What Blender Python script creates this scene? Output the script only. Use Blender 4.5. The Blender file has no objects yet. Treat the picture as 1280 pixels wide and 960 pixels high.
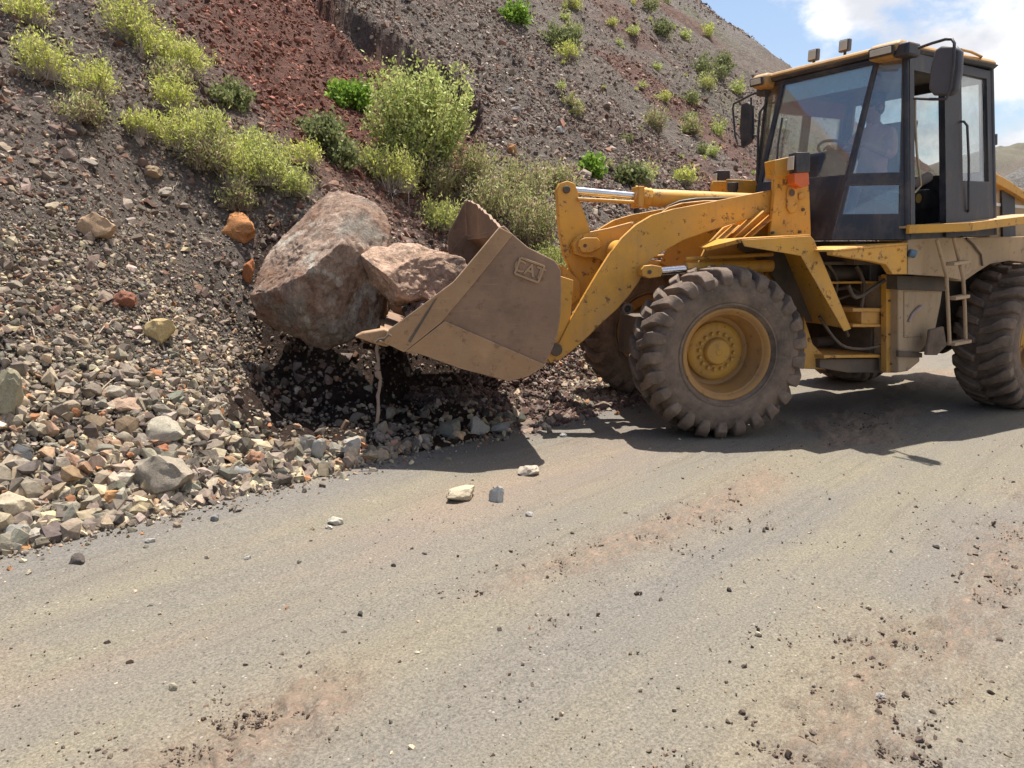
import bpy, bmesh, math, random
import numpy as np
from mathutils import Vector, Matrix, noise as mnoise

random.seed(7)
rng = np.random.default_rng(11)
S = bpy.context.scene
COL = S.collection

# ------------------------------------------------------------------ camera
PITCH = math.radians(10.15)
FPX = 950.0
CAMZ = 1.6
cd = bpy.data.cameras.new("camera")
cam = bpy.data.objects.new("camera", cd)
COL.objects.link(cam)
cam.location = (0, 0, CAMZ)
cam.rotation_euler = (math.radians(90) - PITCH, 0, 0)
cd.sensor_width = 36
cd.lens = FPX / 1280 * 36
cd.clip_start = 0.05
cd.clip_end = 3000
S.camera = cam

# ------------------------------------------------------------------ light
SUN_DIR = Vector((0.11, 0.27, 0.955)).normalized()      # towards the sun
S.view_settings.view_transform = 'Standard'
S.view_settings.look = 'None'
S.view_settings.gamma = 1
S.view_settings.use_curve_mapping = False
S.view_settings.exposure = 0.98
SKY_STRENGTH = 0.082
sl = bpy.data.lights.new("sun", 'SUN')
sl.energy = 4.5
sl.angle = math.radians(0.5)
sl.color = (1.0, 0.95, 0.86)
sun = bpy.data.objects.new("sun", sl)
COL.objects.link(sun)
sun.rotation_euler = SUN_DIR.to_track_quat('Z', 'Y').to_euler()
w = bpy.data.worlds.new("World")
S.world = w
w.use_nodes = True
nt = w.node_tree
nt.nodes.clear()
def wn(t, **k):
    n = nt.nodes.new(t)
    for a, b in k.items(): setattr(n, a, b)
    return n
sky = wn('ShaderNodeTexSky', sky_type='NISHITA', sun_disc=False)
sky.sun_elevation = math.asin(SUN_DIR.z)
sky.sun_rotation = math.atan2(SUN_DIR.x, SUN_DIR.y)
sky.air_density = 1.0
sky.dust_density = 1.5
tc = wn('ShaderNodeTexCoord')
mp = wn('ShaderNodeMapping')
mp.inputs['Location'].default_value = (0.35, 0.1, 0.0)
mp.inputs['Scale'].default_value = (1.0, 1.0, 1.7)
nz = wn('ShaderNodeTexNoise')
nz.inputs['Scale'].default_value = 4.6
nz.inputs['Detail'].default_value = 9
nz.inputs['Roughness'].default_value = 0.56
sep = wn('ShaderNodeSeparateXYZ')
# more cloud towards the right-hand side of the valley, thinner straight ahead
m1 = wn('ShaderNodeMath', operation='MULTIPLY_ADD')
m1.inputs[1].default_value = 0.55
m1.inputs[2].default_value = -0.205
m2 = wn('ShaderNodeMath', operation='ADD')
rp = wn('ShaderNodeMapRange')
rp.interpolation_type = 'SMOOTHSTEP'
rp.inputs[1].default_value = 0.50
rp.inputs[2].default_value = 0.61
nz2 = wn('ShaderNodeTexNoise')
nz2.inputs['Scale'].default_value = 7
nz2.inputs['Detail'].default_value = 5
cr = wn('ShaderNodeMix', data_type='RGBA')
cr.inputs['A'].default_value = (5.0, 5.1, 5.5, 1)
cr.inputs['B'].default_value = (8.6, 8.4, 8.2, 1)
mx = wn('ShaderNodeMix', data_type='RGBA')
bg = wn('ShaderNodeBackground')
bg.inputs['Strength'].default_value = SKY_STRENGTH
out = wn('ShaderNodeOutputWorld')
L = nt.links.new
L(tc.outputs['Generated'], mp.inputs['Vector'])
L(mp.outputs['Vector'], nz.inputs['Vector'])
L(mp.outputs['Vector'], nz2.inputs['Vector'])
L(tc.outputs['Generated'], sep.inputs[0])
L(sep.outputs['X'], m1.inputs[0])
L(m1.outputs[0], m2.inputs[0])
L(nz.outputs['Fac'], m2.inputs[1])
L(m2.outputs[0], rp.inputs[0])
rp2 = wn('ShaderNodeMapRange')
rp2.inputs[1].default_value = .40
rp2.inputs[2].default_value = .60
L(nz2.outputs['Fac'], rp2.inputs[0])
L(rp2.outputs[0], cr.inputs['Factor'])
L(sky.outputs[0], mx.inputs['A'])
L(cr.outputs['Result'], mx.inputs['B'])
L(rp.outputs[0], mx.inputs['Factor'])
L(mx.outputs['Result'], bg.inputs['Color'])
L(bg.outputs[0], out.inputs[0])

# ------------------------------------------------------------------ geometry of the place (metres)
CAMP = np.array([0, 0, CAMZ])
CF = np.array([0, math.cos(PITCH), -math.sin(PITCH)])
CU = np.array([0, math.sin(PITCH), math.cos(PITCH)])
CR = np.array([1., 0, 0])
def ray(u, v): return CF + CR * (u - 640) / FPX + CU * (480 - v) / FPX
def depth(P): return float((np.array(P) - CAMP) @ CF)
AR = math.radians(47)                                    # road direction
DT = np.array([math.cos(AR), math.sin(AR), 0])
DN = np.array([-math.sin(AR), math.cos(AR), 0])
T0 = np.array([-1.4, 5.25, 0])

class Frame:
    """machine frame: x forward, s to the machine's left side, z up"""
    def __init__(self, o, yaw):
        y = math.radians(yaw)
        self.o = np.array([o[0], o[1], 0.])
        self.f = np.array([-math.cos(y), -math.sin(y), 0])
        self.l = np.array([math.sin(y), -math.cos(y), 0])
    def w(self, x, s, z): return self.o + self.f * x + self.l * s + np.array([0, 0, z])
    def xz(self, u, v, s):
        r = ray(u, v)
        k = ((self.o + self.l * s - CAMP) @ self.l) / (r @ self.l)
        P = CAMP + r * k - self.o
        return float(P @ self.f), float(P[2])
    def sz(self, u, v, x):
        r = ray(u, v)
        k = ((self.o + self.f * x - CAMP) @ self.f) / (r @ self.f)
        P = CAMP + r * k - self.o
        return float(P @ self.l), float(P[2])
    def pts(self, px, s): return [self.xz(u, v, s) for u, v in px]
FF = Frame((1.62, 7.44), 9)          # front half of the loader
RF = Frame((3.24, 7.68), 30)         # rear half, turned at the joint

# ---- numpy noise
_perm = np.random.default_rng(3).random((512, 512))
def vnoise(x, y):
    xi = np.floor(x).astype(int); yi = np.floor(y).astype(int)
    fx = x - xi; fy = y - yi
    fx = fx * fx * fx * (fx * (fx * 6 - 15) + 10); fy = fy * fy * fy * (fy * (fy * 6 - 15) + 10)
    a = _perm[xi % 512, yi % 512]; b = _perm[(xi + 1) % 512, yi % 512]
    c = _perm[xi % 512, (yi + 1) % 512]; d = _perm[(xi + 1) % 512, (yi + 1) % 512]
    return (a * (1 - fx) + b * fx) * (1 - fy) + (c * (1 - fx) + d * fx) * fy - 0.5
def fbm(x, y, o=5, g=0.5):
    r = 0; a = 1
    for i in range(o):
        r = r + a * vnoise(x * 2 ** i + 17.3 * i, y * 2 ** i + 5.1 * i); a *= g
    return r
def sstep(a, b, x):
    t = np.clip((x - a) / (b - a), 0, 1); return t * t * (3 - 2 * t)

def tn(x, y):
    dx = x - T0[0]; dy = y - T0[1]
    return dx * DT[0] + dy * DT[1], dx * DN[0] + dy * DN[1]
def xy(t, n): return T0[0] + t * DT[0] + n * DN[0], T0[1] + t * DT[1] + n * DN[1]

def base_slope(t, n):
    return np.where(n < 3, 0.66 * n, 1.98 + 0.765 * (n - 3))
def hit_base(u, v):
    r = ray(u, v); s = 2.0
    while s < 400:
        P = CAMP + r * s
        t, n = tn(P[0], P[1])
        if P[2] < base_slope(t, n): break
        s += 0.02
    return tn(P[0], P[1])
R1 = hit_base(868, 0); R2 = hit_base(985, 82)
# scarp line (edge of the scoured scar), in slope coordinates
SC = [hit_base(*p) for p in [(395, -40), (440, 6), (520, 55), (552, 72), (585, 98), (600, 128), (603, 165)]]
SC = np.array(SC)
def scarp_mask(t, n):
    """1 inside the scar (lower side of the edge), 0 outside; distance-signed"""
    sc = SC
    best = np.full(np.shape(t), 1e9); sign = np.zeros(np.shape(t))
    for (a, b) in zip(sc[:-1], sc[1:]):
        d = b - a; L2 = d @ d
        k = np.clip(((t - a[0]) * d[0] + (n - a[1]) * d[1]) / L2, 0, 1)
        px = a[0] + k * d[0] - t; py = a[1] + k * d[1] - n
        dd = np.hypot(px, py)
        cr_ = d[0] * (n - a[1]) - d[1] * (t - a[0])
        m = dd < best
        sign = np.where(m, np.sign(cr_), sign); best = np.where(m, dd, best)
    return best, sign
def zt(x, y, fine=True):
    x = np.asarray(x, float); y = np.asarray(y, float)
    t, n = tn(x, y)
    n0 = n + 0.22 * fbm(t * 0.7, n * 0 + 3.3, 3)
    z = base_slope(t, n0)
    # the far spur drops away behind its ridge
    e = np.array([R1[0] - R2[0], R1[1] - R2[1]]); e /= np.hypot(*e)
    side = (t - R2[0]) * e[1] - (n - R2[1]) * e[0]          # >0 past the ridge
    side = side + 1.2 * fbm(n * 0.12, t * 0.12, 4)
    z = z - 1.3 * np.maximum(side, 0)
    amp = sstep(-0.1, 1.5, n)
    z = z + amp * (0.75 * fbm(t * 0.16 + 4, n * 0.16, 4) * sstep(3, 12, n) + 0.26 * fbm(t * 0.55, n * 0.55, 3))
    # long rills running down the slope
    z = z + sstep(4, 12, n) * 0.5 * fbm((t + n * 0.15) * 0.5, n * 0.07 + 9, 4)
    z = z + sstep(2.5, 6, n) * (0.20 * fbm(t * 1.5 + n * .2, n * 0.25 + 2, 4) + 0.13 * fbm(t * 2.2, n * 2.2 + 5, 4))
    # scar
    d, sg = scarp_mask(t, n)
    jag = 0.35 * fbm(t * 1.6, n * 1.6, 3)
    inside = sstep(-0.13, 0.13, sg * SCS * d + jag) * (1 - sstep(2.0, 5.0, np.abs(d)))
    z = z - 0.65 * inside * sstep(SC[-1][1] - 1.2, SC[-1][1] + 1.0, n)
    # dug out under the bucket and the boulder
    fx = (x - FF.o[0]) * FF.f[0] + (y - FF.o[1]) * FF.f[1]
    fs = (x - FF.o[0]) * FF.l[0] + (y - FF.o[1]) * FF.l[1]
    dx = np.maximum(np.maximum(1.2 - fx, fx - 3.75), 0); ds = np.maximum(np.maximum(-1.05 + .75 * sstep(2.5, 2.9, fx) - fs, (fs - 1.2) * .30), 0)
    cap = 0.05 + 0.14 * fbm(x * 2, y * 2, 3) + 1.15 * np.hypot(dx * np.where(fx > 3, 1.0, 1.3), ds)
    cap = np.maximum(cap, .03)
    z = np.where(z > cap, cap, z)
    # trampled flat round the machine
    fl = np.maximum(np.maximum(-3 - fx, fx - 1.0), 0)
    cap2 = 0.02 + 0.9 * np.hypot(fl, np.maximum(np.abs(fs) - 1.75, 0))
    z = np.minimum(z, np.maximum(cap2, -10))
    z = z + 0.045 * amp * fbm(x * 2.3, y * 2.3, 4)
    if fine: z = z + 0.012 * amp * fbm(x * 13, y * 13, 3)
    z = np.where(n0 < 0, np.maximum(n0, -1) * 0.12 , z) - 0.004
    return z
# which side of the scarp line is the scar: the side of pixel (450,70)
SCS = 1.0
_q = hit_base(450, 75); _d, _s = scarp_mask(np.array(_q[0]), np.array(_q[1])); SCS = float(_s)
def hit(u, v, smax=140):
    """where the view through a spot of the photo meets the ground"""
    r = ray(u, v)
    s = np.geomspace(1.5, smax, 3000)
    P = CAMP + r[None] * s[:, None]
    g = np.maximum(zt(P[:, 0], P[:, 1], False), np.where(tn(P[:, 0], P[:, 1])[1] < 0.05, 0.0, -99))
    i = int(np.argmax(P[:, 2] < g))
    return P[i]

# ------------------------------------------------------------------ object helpers
def tag(o, label=None, cat=None, group=None, kind=None):
    if label: o['label'] = label
    if cat: o['category'] = cat
    if group: o['group'] = group
    if kind: o['kind'] = kind
    return o
def empty(name, loc, parent=None):
    o = bpy.data.objects.new(name, None); COL.objects.link(o)
    o.empty_display_size = 0.2
    o.location = [float(c) for c in loc]
    if parent: o.parent = parent
    return o
class MB:
    def __init__(self): self.v = []; self.f = []; self.m = []; self.k = 0
    def add(self, vs, fs):
        b = len(self.v)
        self.v += [tuple(float(c) for c in p) for p in vs]
        self.f += [tuple(b + i for i in f) for f in fs]
        self.m += [self.k] * len(fs)
        return self
    def prism(self, A, B):
        """closed solid between two matching outlines of 3-D points"""
        n = len(A)
        self.add(list(A) + list(B), [tuple(range(n))[::-1], tuple(range(n, 2 * n))] +
                 [(i, (i + 1) % n, n + (i + 1) % n, n + i) for i in range(n)])
        return self
    def slab(self, fr, pts, s0, s1):
        return self.prism([fr.w(x, s0, z) for x, z in pts], [fr.w(x, s1, z) for x, z in pts])
    def box(self, fr, x0, x1, s0, s1, z0, z1):
        return self.slab(fr, [(x0, z0), (x1, z0), (x1, z1), (x0, z1)], s0, s1)
    def plate(self, q, t):
        """flat quad with a thickness"""
        q = [np.array(p, float) for p in q]
        n = np.cross(q[1] - q[0], q[-1] - q[0]); n /= np.linalg.norm(n)
        return self.prism([p - n * t / 2 for p in q], [p + n * t / 2 for p in q])
    def tube(self, P, r, seg=12, close=False, cap=True):
        P = [np.array(p, float) for p in P]; n = len(P)
        R = r if hasattr(r, '__len__') else [r] * n
        b = len(self.v); up = None; vs = []
        for i, p in enumerate(P):
            d = P[min(i + 1, n - 1)] - P[max(i - 1, 0)]
            d /= (np.linalg.norm(d) + 1e-12)
            if up is None:
                h = np.array([0, 0, 1.]) if abs(d[2]) < .9 else np.array([1., 0, 0])
                up = np.cross(d, h)
            up = up - d * (up @ d); up /= np.linalg.norm(up)
            sd = np.cross(d, up)
            for k in range(seg):
                a = 2 * math.pi * k / seg
                vs.append(p + (up * math.cos(a) + sd * math.sin(a)) * R[i])
        fs = []
        for i in range(n - 1):
            for k in range(seg):
                fs.append((i * seg + k, i * seg + (k + 1) % seg, (i + 1) * seg + (k + 1) % seg, (i + 1) * seg + k))
        if cap: fs += [tuple(range(seg))[::-1], tuple(range((n - 1) * seg, n * seg))]
        return self.add(vs, fs)
    def lathe(self, o, ax, prof, seg=48, closed=False):
        """prof: (distance along axis, radius)"""
        o = np.array(o, float); ax = np.array(ax, float); ax /= np.linalg.norm(ax)
        h = np.array([0, 0, 1.]) if abs(ax[2]) < .9 else np.array([1., 0, 0])
        a = np.cross(ax, h); a /= np.linalg.norm(a); b = np.cross(ax, a)
        vs = []; n = len(prof)
        for wv, r in prof:
            for k in range(seg):
                t = 2 * math.pi * k / seg
                vs.append(o + ax * wv + (a * math.cos(t) + b * math.sin(t)) * max(r, 1e-4))
        fs = []
        for i in range(n if closed else n - 1):
            j = (i + 1) % n
            for k in range(seg):
                fs.append((i * seg + k, j * seg + k, j * seg + (k + 1) % seg, i * seg + (k + 1) % seg))
        return self.add(vs, fs)
    def build(self, name, mats, parent=None, origin=None, smooth=None, bevel=0, label=None):
        me = bpy.data.meshes.new(name)
        o0 = np.array(origin, float) if origin is not None else np.zeros(3)
        me.from_pydata([tuple(np.array(p) - o0) for p in self.v], [], self.f)
        if not isinstance(mats, (list, tuple)): mats = [mats]
        for m in mats: me.materials.append(m)
        me.polygons.foreach_set('material_index', self.m)
        bm = bmesh.new(); bm.from_mesh(me); bmesh.ops.recalc_face_normals(bm, faces=bm.faces); bm.to_mesh(me); bm.free()
        if smooth is not None: shade(me, smooth)
        ob = bpy.data.objects.new(name, me); COL.objects.link(ob)
        if parent is not None: ob.parent = parent
        elif origin is not None: ob.location = [float(c) for c in o0]
        if bevel:
            bv = ob.modifiers.new('bevel', 'BEVEL'); bv.width = bevel; bv.segments = 2
            bv.limit_method = 'ANGLE'; bv.angle_limit = math.radians(40)
        if label: ob['label'] = label
        return ob
def shade(me, angle):
    me.polygons.foreach_set('use_smooth', [True] * len(me.polygons))
    bm = bmesh.new(); bm.from_mesh(me)
    a = math.radians(angle)
    for e in bm.edges:
        e.smooth = not (len(e.link_faces) == 2 and e.calc_face_angle(0) > a)
    bm.to_mesh(me); bm.free()
def np_mesh(name, V, Fc, nside, colors=None):
    """big mesh from arrays; faces all with nside corners"""
    me = bpy.data.meshes.new(name)
    me.vertices.add(len(V)); me.vertices.foreach_set('co', V.astype(np.float32).ravel())
    nf = len(Fc)
    me.loops.add(nf * nside); me.loops.foreach_set('vertex_index', Fc.astype(np.int32).ravel())
    me.polygons.add(nf)
    me.polygons.foreach_set('loop_start', (np.arange(nf) * nside).astype(np.int32))
    me.update(calc_edges=True)
    me.polygons.foreach_set('use_smooth', np.zeros(nf, bool))
    if colors is not None:
        at = me.color_attributes.new('Col', 'FLOAT_COLOR', 'POINT')
        c4 = np.ones((len(V), 4), np.float32); c4[:, :3] = colors
        at.data.foreach_set('color', c4.ravel())
    return me

# ------------------------------------------------------------------ materials
def mat(name):
    m = bpy.data.materials.new(name); m.use_nodes = True
    n = m.node_tree; b = n.nodes['Principled BSDF']
    return m, n, b
def node(n, t, inp=None, **k):
    x = n.nodes.new(t)
    for a, b in k.items(): setattr(x, a, b)
    for a, b in (inp or {}).items(): x.inputs[a].default_value = b
    return x
def noise_n(n, scale, detail=4, rough=0.55, coord='Object', sc=None, dist=0):
    t = n.nodes.new('ShaderNodeTexCoord')
    x = node(n, 'ShaderNodeTexNoise', {'Scale': scale, 'Detail': detail, 'Roughness': rough, 'Distortion': dist})
    if sc:
        mpn = node(n, 'ShaderNodeMapping', {'Scale': sc}); n.links.new(t.outputs[coord], mpn.inputs[0]); n.links.new(mpn.outputs[0], x.inputs['Vector'])
    else: n.links.new(t.outputs[coord], x.inputs['Vector'])
    return x.outputs['Fac']
def ramp(n, src, a, b, smooth=False):
    r = node(n, 'ShaderNodeMapRange', {1: a, 2: b}); n.links.new(src, r.inputs[0]); return r.outputs[0]
def mixc(n, fac, A, B, blend='MIX'):
    x = node(n, 'ShaderNodeMix', data_type='RGBA', blend_type=blend)
    for nm, v in (('Factor', fac), ('A', A), ('B', B)):
        s = x.inputs[nm] if nm != 'Factor' else x.inputs[0]
        if nm == 'A': s = x.inputs[6]
        if nm == 'B': s = x.inputs[7]
        if hasattr(v, 'links') or hasattr(v, 'is_linked'): n.links.new(v, s)
        else: s.default_value = v if nm == 'Factor' else (*v, 1)
    return x.outputs[2]
def math_n(n, op, a, b=0.0):
    x = node(n, 'ShaderNodeMath', operation=op)
    for i, v in enumerate((a, b)):
        if hasattr(v, 'is_linked'): n.links.new(v, x.inputs[i])
        else: x.inputs[i].default_value = v
    return x.outputs[0]
def bump(n, b, src, strength=0.4, dist=0.01, prev=None):
    x = node(n, 'ShaderNodeBump', {'Strength': strength, 'Distance': dist}); n.links.new(src, x.inputs['Height'])
    if prev is not None: n.links.new(prev.outputs[0], x.inputs['Normal'])
    n.links.new(x.outputs[0], b.inputs['Normal']); return x

def paint(name, base, dust=(0.40, 0.29, 0.18), amount=0.45, rough=0.5, rust=0.5, lowdust=True, grime=.5, wear=None, wamt=.7, scratch=0):
    m, n, b = mat(name)
    c = mixc(n, ramp(n, noise_n(n, 1.7, 6, .6), .3, .7), tuple(x * .80 for x in base), base)
    gr = ramp(n, noise_n(n, 2.6, 10, .74), .50, .74)
    c = mixc(n, math_n(n, 'MULTIPLY', gr, grime), c, tuple(x * .42 for x in base))
    d = ramp(n, noise_n(n, 3.2, 9, .68), .62 - amount * .35, .80)
    if lowdust:
        g = node(n, 'ShaderNodeNewGeometry'); sp = node(n, 'ShaderNodeSeparateXYZ'); n.links.new(g.outputs['Position'], sp.inputs[0])
        hz_ = ramp(n, sp.outputs[2], 1.7, 0.3)
        d = math_n(n, 'MINIMUM', math_n(n, 'ADD', d, math_n(n, 'MULTIPLY', hz_, math_n(n, 'ADD', .25, d))), 1.0)
    c = mixc(n, math_n(n, 'MULTIPLY', d, .75), c, dust)
    r = ramp(n, noise_n(n, 11, 9, .76), .575, .615)
    c = mixc(n, math_n(n, 'MULTIPLY', r, rust), c, (0.10, 0.045, 0.022))
    sp3 = ramp(n, noise_n(n, 70, 4, .7), .60, .70)
    c = mixc(n, math_n(n, 'MULTIPLY', sp3, .28), c, tuple(x * .45 for x in base))
    st = ramp(n, noise_n(n, 9, 5, .6, sc=(1, 1, .12)), .52, .72)
    c = mixc(n, math_n(n, 'MULTIPLY', st, .3), c, (0.2, 0.13, 0.08))
    if scratch:
        for rot, sc_ in ((.5, (1.5, 1.5, 34)), (-.9, (2, 2, 40)), (1.3, (1.2, 1.2, 30)), (.1, (1, 1, 1.4))):
            t = n.nodes.new('ShaderNodeTexCoord'); q = node(n, 'ShaderNodeMapping', {'Rotation': (.2, rot, .1), 'Scale': sc_}); n.links.new(t.outputs['Object'], q.inputs[0])
            x = node(n, 'ShaderNodeTexNoise', {'Scale': 2.3, 'Detail': 7, 'Roughness': .7}); n.links.new(q.outputs[0], x.inputs['Vector'])
            c = mixc(n, math_n(n, 'MULTIPLY', ramp(n, x.outputs['Fac'], .60, .68), scratch), c, tuple(min(1, v_ * 1.7) for v_ in base) if rot > 0 else tuple(v_ * .5 for v_ in base))
    if wear:
        bv = n.nodes.new('ShaderNodeBevel'); bv.samples = 4; bv.inputs['Radius'].default_value = .016
        g2 = n.nodes.new('ShaderNodeNewGeometry'); dp = node(n, 'ShaderNodeVectorMath', operation='DOT_PRODUCT')
        n.links.new(bv.outputs[0], dp.inputs[0]); n.links.new(g2.outputs['Normal'], dp.inputs[1])
        e_ = math_n(n, 'MULTIPLY', ramp(n, dp.outputs['Value'], .985, .90), ramp(n, noise_n(n, 16, 7, .7), .36, .56))
        c = mixc(n, math_n(n, 'MULTIPLY', e_, wamt), c, wear)
    n.links.new(c, b.inputs['Base Color'])
    rr = node(n, 'ShaderNodeMapRange', {3: rough, 4: .9}); n.links.new(d, rr.inputs[0]); n.links.new(rr.outputs[0], b.inputs['Roughness'])
    bump(n, b, noise_n(n, 45, 6, .6), .25, .004)
    return m
YEL = paint('yellow_paint', (0.70, 0.345, 0.038), dust=(0.47, 0.285, 0.125), amount=.50, rust=.85, grime=.45, wear=(.20, .10, .045))
YELH = paint('hub_yellow', (0.58, 0.31, 0.035), dust=(.27, .165, .085), amount=.85, lowdust=False)
RIMM = paint('rim_paint', (0.46, 0.24, 0.06), dust=(.26, .155, .09), amount=1.1, lowdust=False)
ROOFM = paint('roof_paint', (0.50, 0.27, 0.075), dust=(0.36, 0.25, 0.15), amount=.7, lowdust=False)
TAN = paint('dusty_yellow_paint', (0.46, 0.30, 0.14), dust=(0.42, 0.32, 0.23), amount=1.2, grime=.45, wear=(.26, .15, .08), wamt=.5)
BLACKP = paint('black_paint', (0.022, 0.025, 0.038), dust=(0.16, 0.135, 0.12), amount=.40, rust=.1, lowdust=False, grime=.2, wear=(.16, .13, .11), wamt=.5)
DARK = paint('grimy_steel', (0.05, 0.042, 0.036), dust=(0.17, 0.125, 0.09), amount=.8, rust=.5)
STEEL = paint('bucket_steel', (0.245, 0.145, 0.088), dust=(0.31, 0.20, 0.135), amount=.6, rust=.5, rough=.6, lowdust=False, grime=.8, wear=(.42, .29, .19), scratch=.32)
STEELT = paint('bucket_edge_steel', (0.34, 0.195, 0.095), dust=(0.40, 0.26, 0.15), amount=.6, rust=.5, rough=.55, lowdust=False, grime=.5, wear=(.42, .30, .20), scratch=.2)
SEATM = paint('seat_fabric', (0.03, 0.03, 0.035), amount=.3, rust=0, lowdust=False)
def simple(name, c, rough=.5, metal=0., **k):
    m, n, b = mat(name); b.inputs['Roughness'].default_value = rough; b.inputs['Metallic'].default_value = metal
    cc = mixc(n, ramp(n, noise_n(n, 8, 5), .35, .7), tuple(x * .8 for x in c), c)
    n.links.new(cc, b.inputs['Base Color']); return m
CHROME = simple('chrome_rod', (.72, .72, .74), .22, 1)
ORANGE = simple('orange_lens', (.62, .13, .03), .35)
LENS = simple('lamp_lens', (.62, .58, .50), .2)
MIRB = simple('mirror_back', (.10, .095, .105), .55)
WHITE = simple('white_lettering', (.75, .75, .72), .5)
GOLD = simple('emblem_yellow', (.55, .33, .07), .6)
SKIN = simple('skin', (.34, .17, .11), .6)
SHIRT = simple('shirt_cloth', (.66, .30, .25), .9)
TROUS = simple('trouser_cloth', (.06, .07, .11), .9)
CAPM = simple('cap_cloth', (.03, .05, .16), .9)
REDC = simple('red_fabric', (.30, .05, .05), .85)
CLOTH = simple('grubby_cloth', (.42, .33, .30), .95)
HAIR = simple('dark_hair', (.03, .02, .015), .8)
def tyre_mat():
    m, n, b = mat('tyre_rubber')
    d = ramp(n, noise_n(n, 6, 9, .68), .30, .68)
    c = mixc(n, d, (0.075, 0.056, 0.044), (0.225, 0.160, 0.118))
    g = node(n, 'ShaderNodeNewGeometry'); 
    p = ramp(n, noise_n(n, 22, 6, .7), .60, .72)
    c = mixc(n, math_n(n, 'MULTIPLY', p, .6), c, (0.33, 0.25, 0.19))
    n.links.new(c, b.inputs['Base Color']); b.inputs['Roughness'].default_value = .9
    x = bump(n, b, noise_n(n, 60, 6, .65), .5, .006); bump(n, b, noise_n(n, 9, 5, .6), .5, .02, x)
    return m
TYRE = tyre_mat()
def glass_mat(name, tint, refl, film=0.0, fcol=(.45, .42, .38)):
    m = bpy.data.materials.new(name); m.use_nodes = True; n = m.node_tree; n.nodes.clear()
    o = node(n, 'ShaderNodeOutputMaterial'); t = node(n, 'ShaderNodeBsdfTransparent'); t.inputs[0].default_value = (*tint, 1)
    g = node(n, 'ShaderNodeBsdfGlossy'); g.inputs['Roughness'].default_value = .03
    df = node(n, 'ShaderNodeBsdfDiffuse'); df.inputs[0].default_value = (*fcol, 1)
    lw = node(n, 'ShaderNodeLayerWeight', {'Blend': .5}); fr = math_n(n, 'POWER', lw.outputs['Facing'], 3.0)
    dirt = math_n(n, 'MULTIPLY', ramp(n, noise_n(n, 3.5, 8, .65), .38, .72), .15)
    dirt = math_n(n, 'ADD', dirt, film)
    f = math_n(n, 'MINIMUM', math_n(n, 'ADD', math_n(n, 'MULTIPLY', fr, .5), refl), 1.)
    a = node(n, 'ShaderNodeMixShader'); n.links.new(f, a.inputs[0]); n.links.new(t.outputs[0], a.inputs[1]); n.links.new(g.outputs[0], a.inputs[2])
    c = node(n, 'ShaderNodeMixShader'); n.links.new(dirt, c.inputs[0]); n.links.new(a.outputs[0], c.inputs[1]); n.links.new(df.outputs[0], c.inputs[2])
    n.links.new(c.outputs[0], o.inputs[0]); return m
GLASS = glass_mat('cab_glass', (.95, .98, .965), .19)

def stone_mat(name, use='attr', scale=14, contrast=.35, patches=None):
    m, n, b = mat(name)
    if use == 'attr': a = node(n, 'ShaderNodeAttribute', attribute_name='Col'); src = a.outputs['Color']
    elif use == 'obj': a = node(n, 'ShaderNodeObjectInfo'); src = a.outputs['Color']
    else: src = use
    f = ramp(n, noise_n(n, scale, 7, .65), .3, .7)
    c = mixc(n, f, mixc(n, 1.0, src, (1 - contrast,) * 3, 'MULTIPLY'), mixc(n, 1.0, src, (1 + contrast * .6,) * 3, 'MULTIPLY')) if hasattr(src, 'is_linked') else src
    n.links.new(c, b.inputs['Base Color']); b.inputs['Roughness'].default_value = .92
    b.inputs['Specular IOR Level'].default_value = .25
    x = bump(n, b, noise_n(n, scale * 2.2, 8, .68), .55, .012)
    return m
STONE_A = stone_mat('stone_mixed', 'attr', 30)
STONE_O = stone_mat('stone_single', 'obj', 12)
def leaf_mat(name):
    m, n, b = mat(name)
    a = node(n, 'ShaderNodeAttribute', attribute_name='Col')
    n.links.new(a.outputs['Color'], b.inputs['Base Color']); b.inputs['Roughness'].default_value = .65
    b.inputs['Specular IOR Level'].default_value = .2
    tr = node(n, 'ShaderNodeBsdfTranslucent'); n.links.new(a.outputs['Color'], tr.inputs[0])
    ms = node(n, 'ShaderNodeMixShader', {0: .35}); o = n.nodes['Material Output']
    n.links.new(b.outputs[0], ms.inputs[1]); n.links.new(tr.outputs[0], ms.inputs[2]); n.links.new(ms.outputs[0], o.inputs[0])
    return m
LEAF = leaf_mat('foliage')
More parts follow.
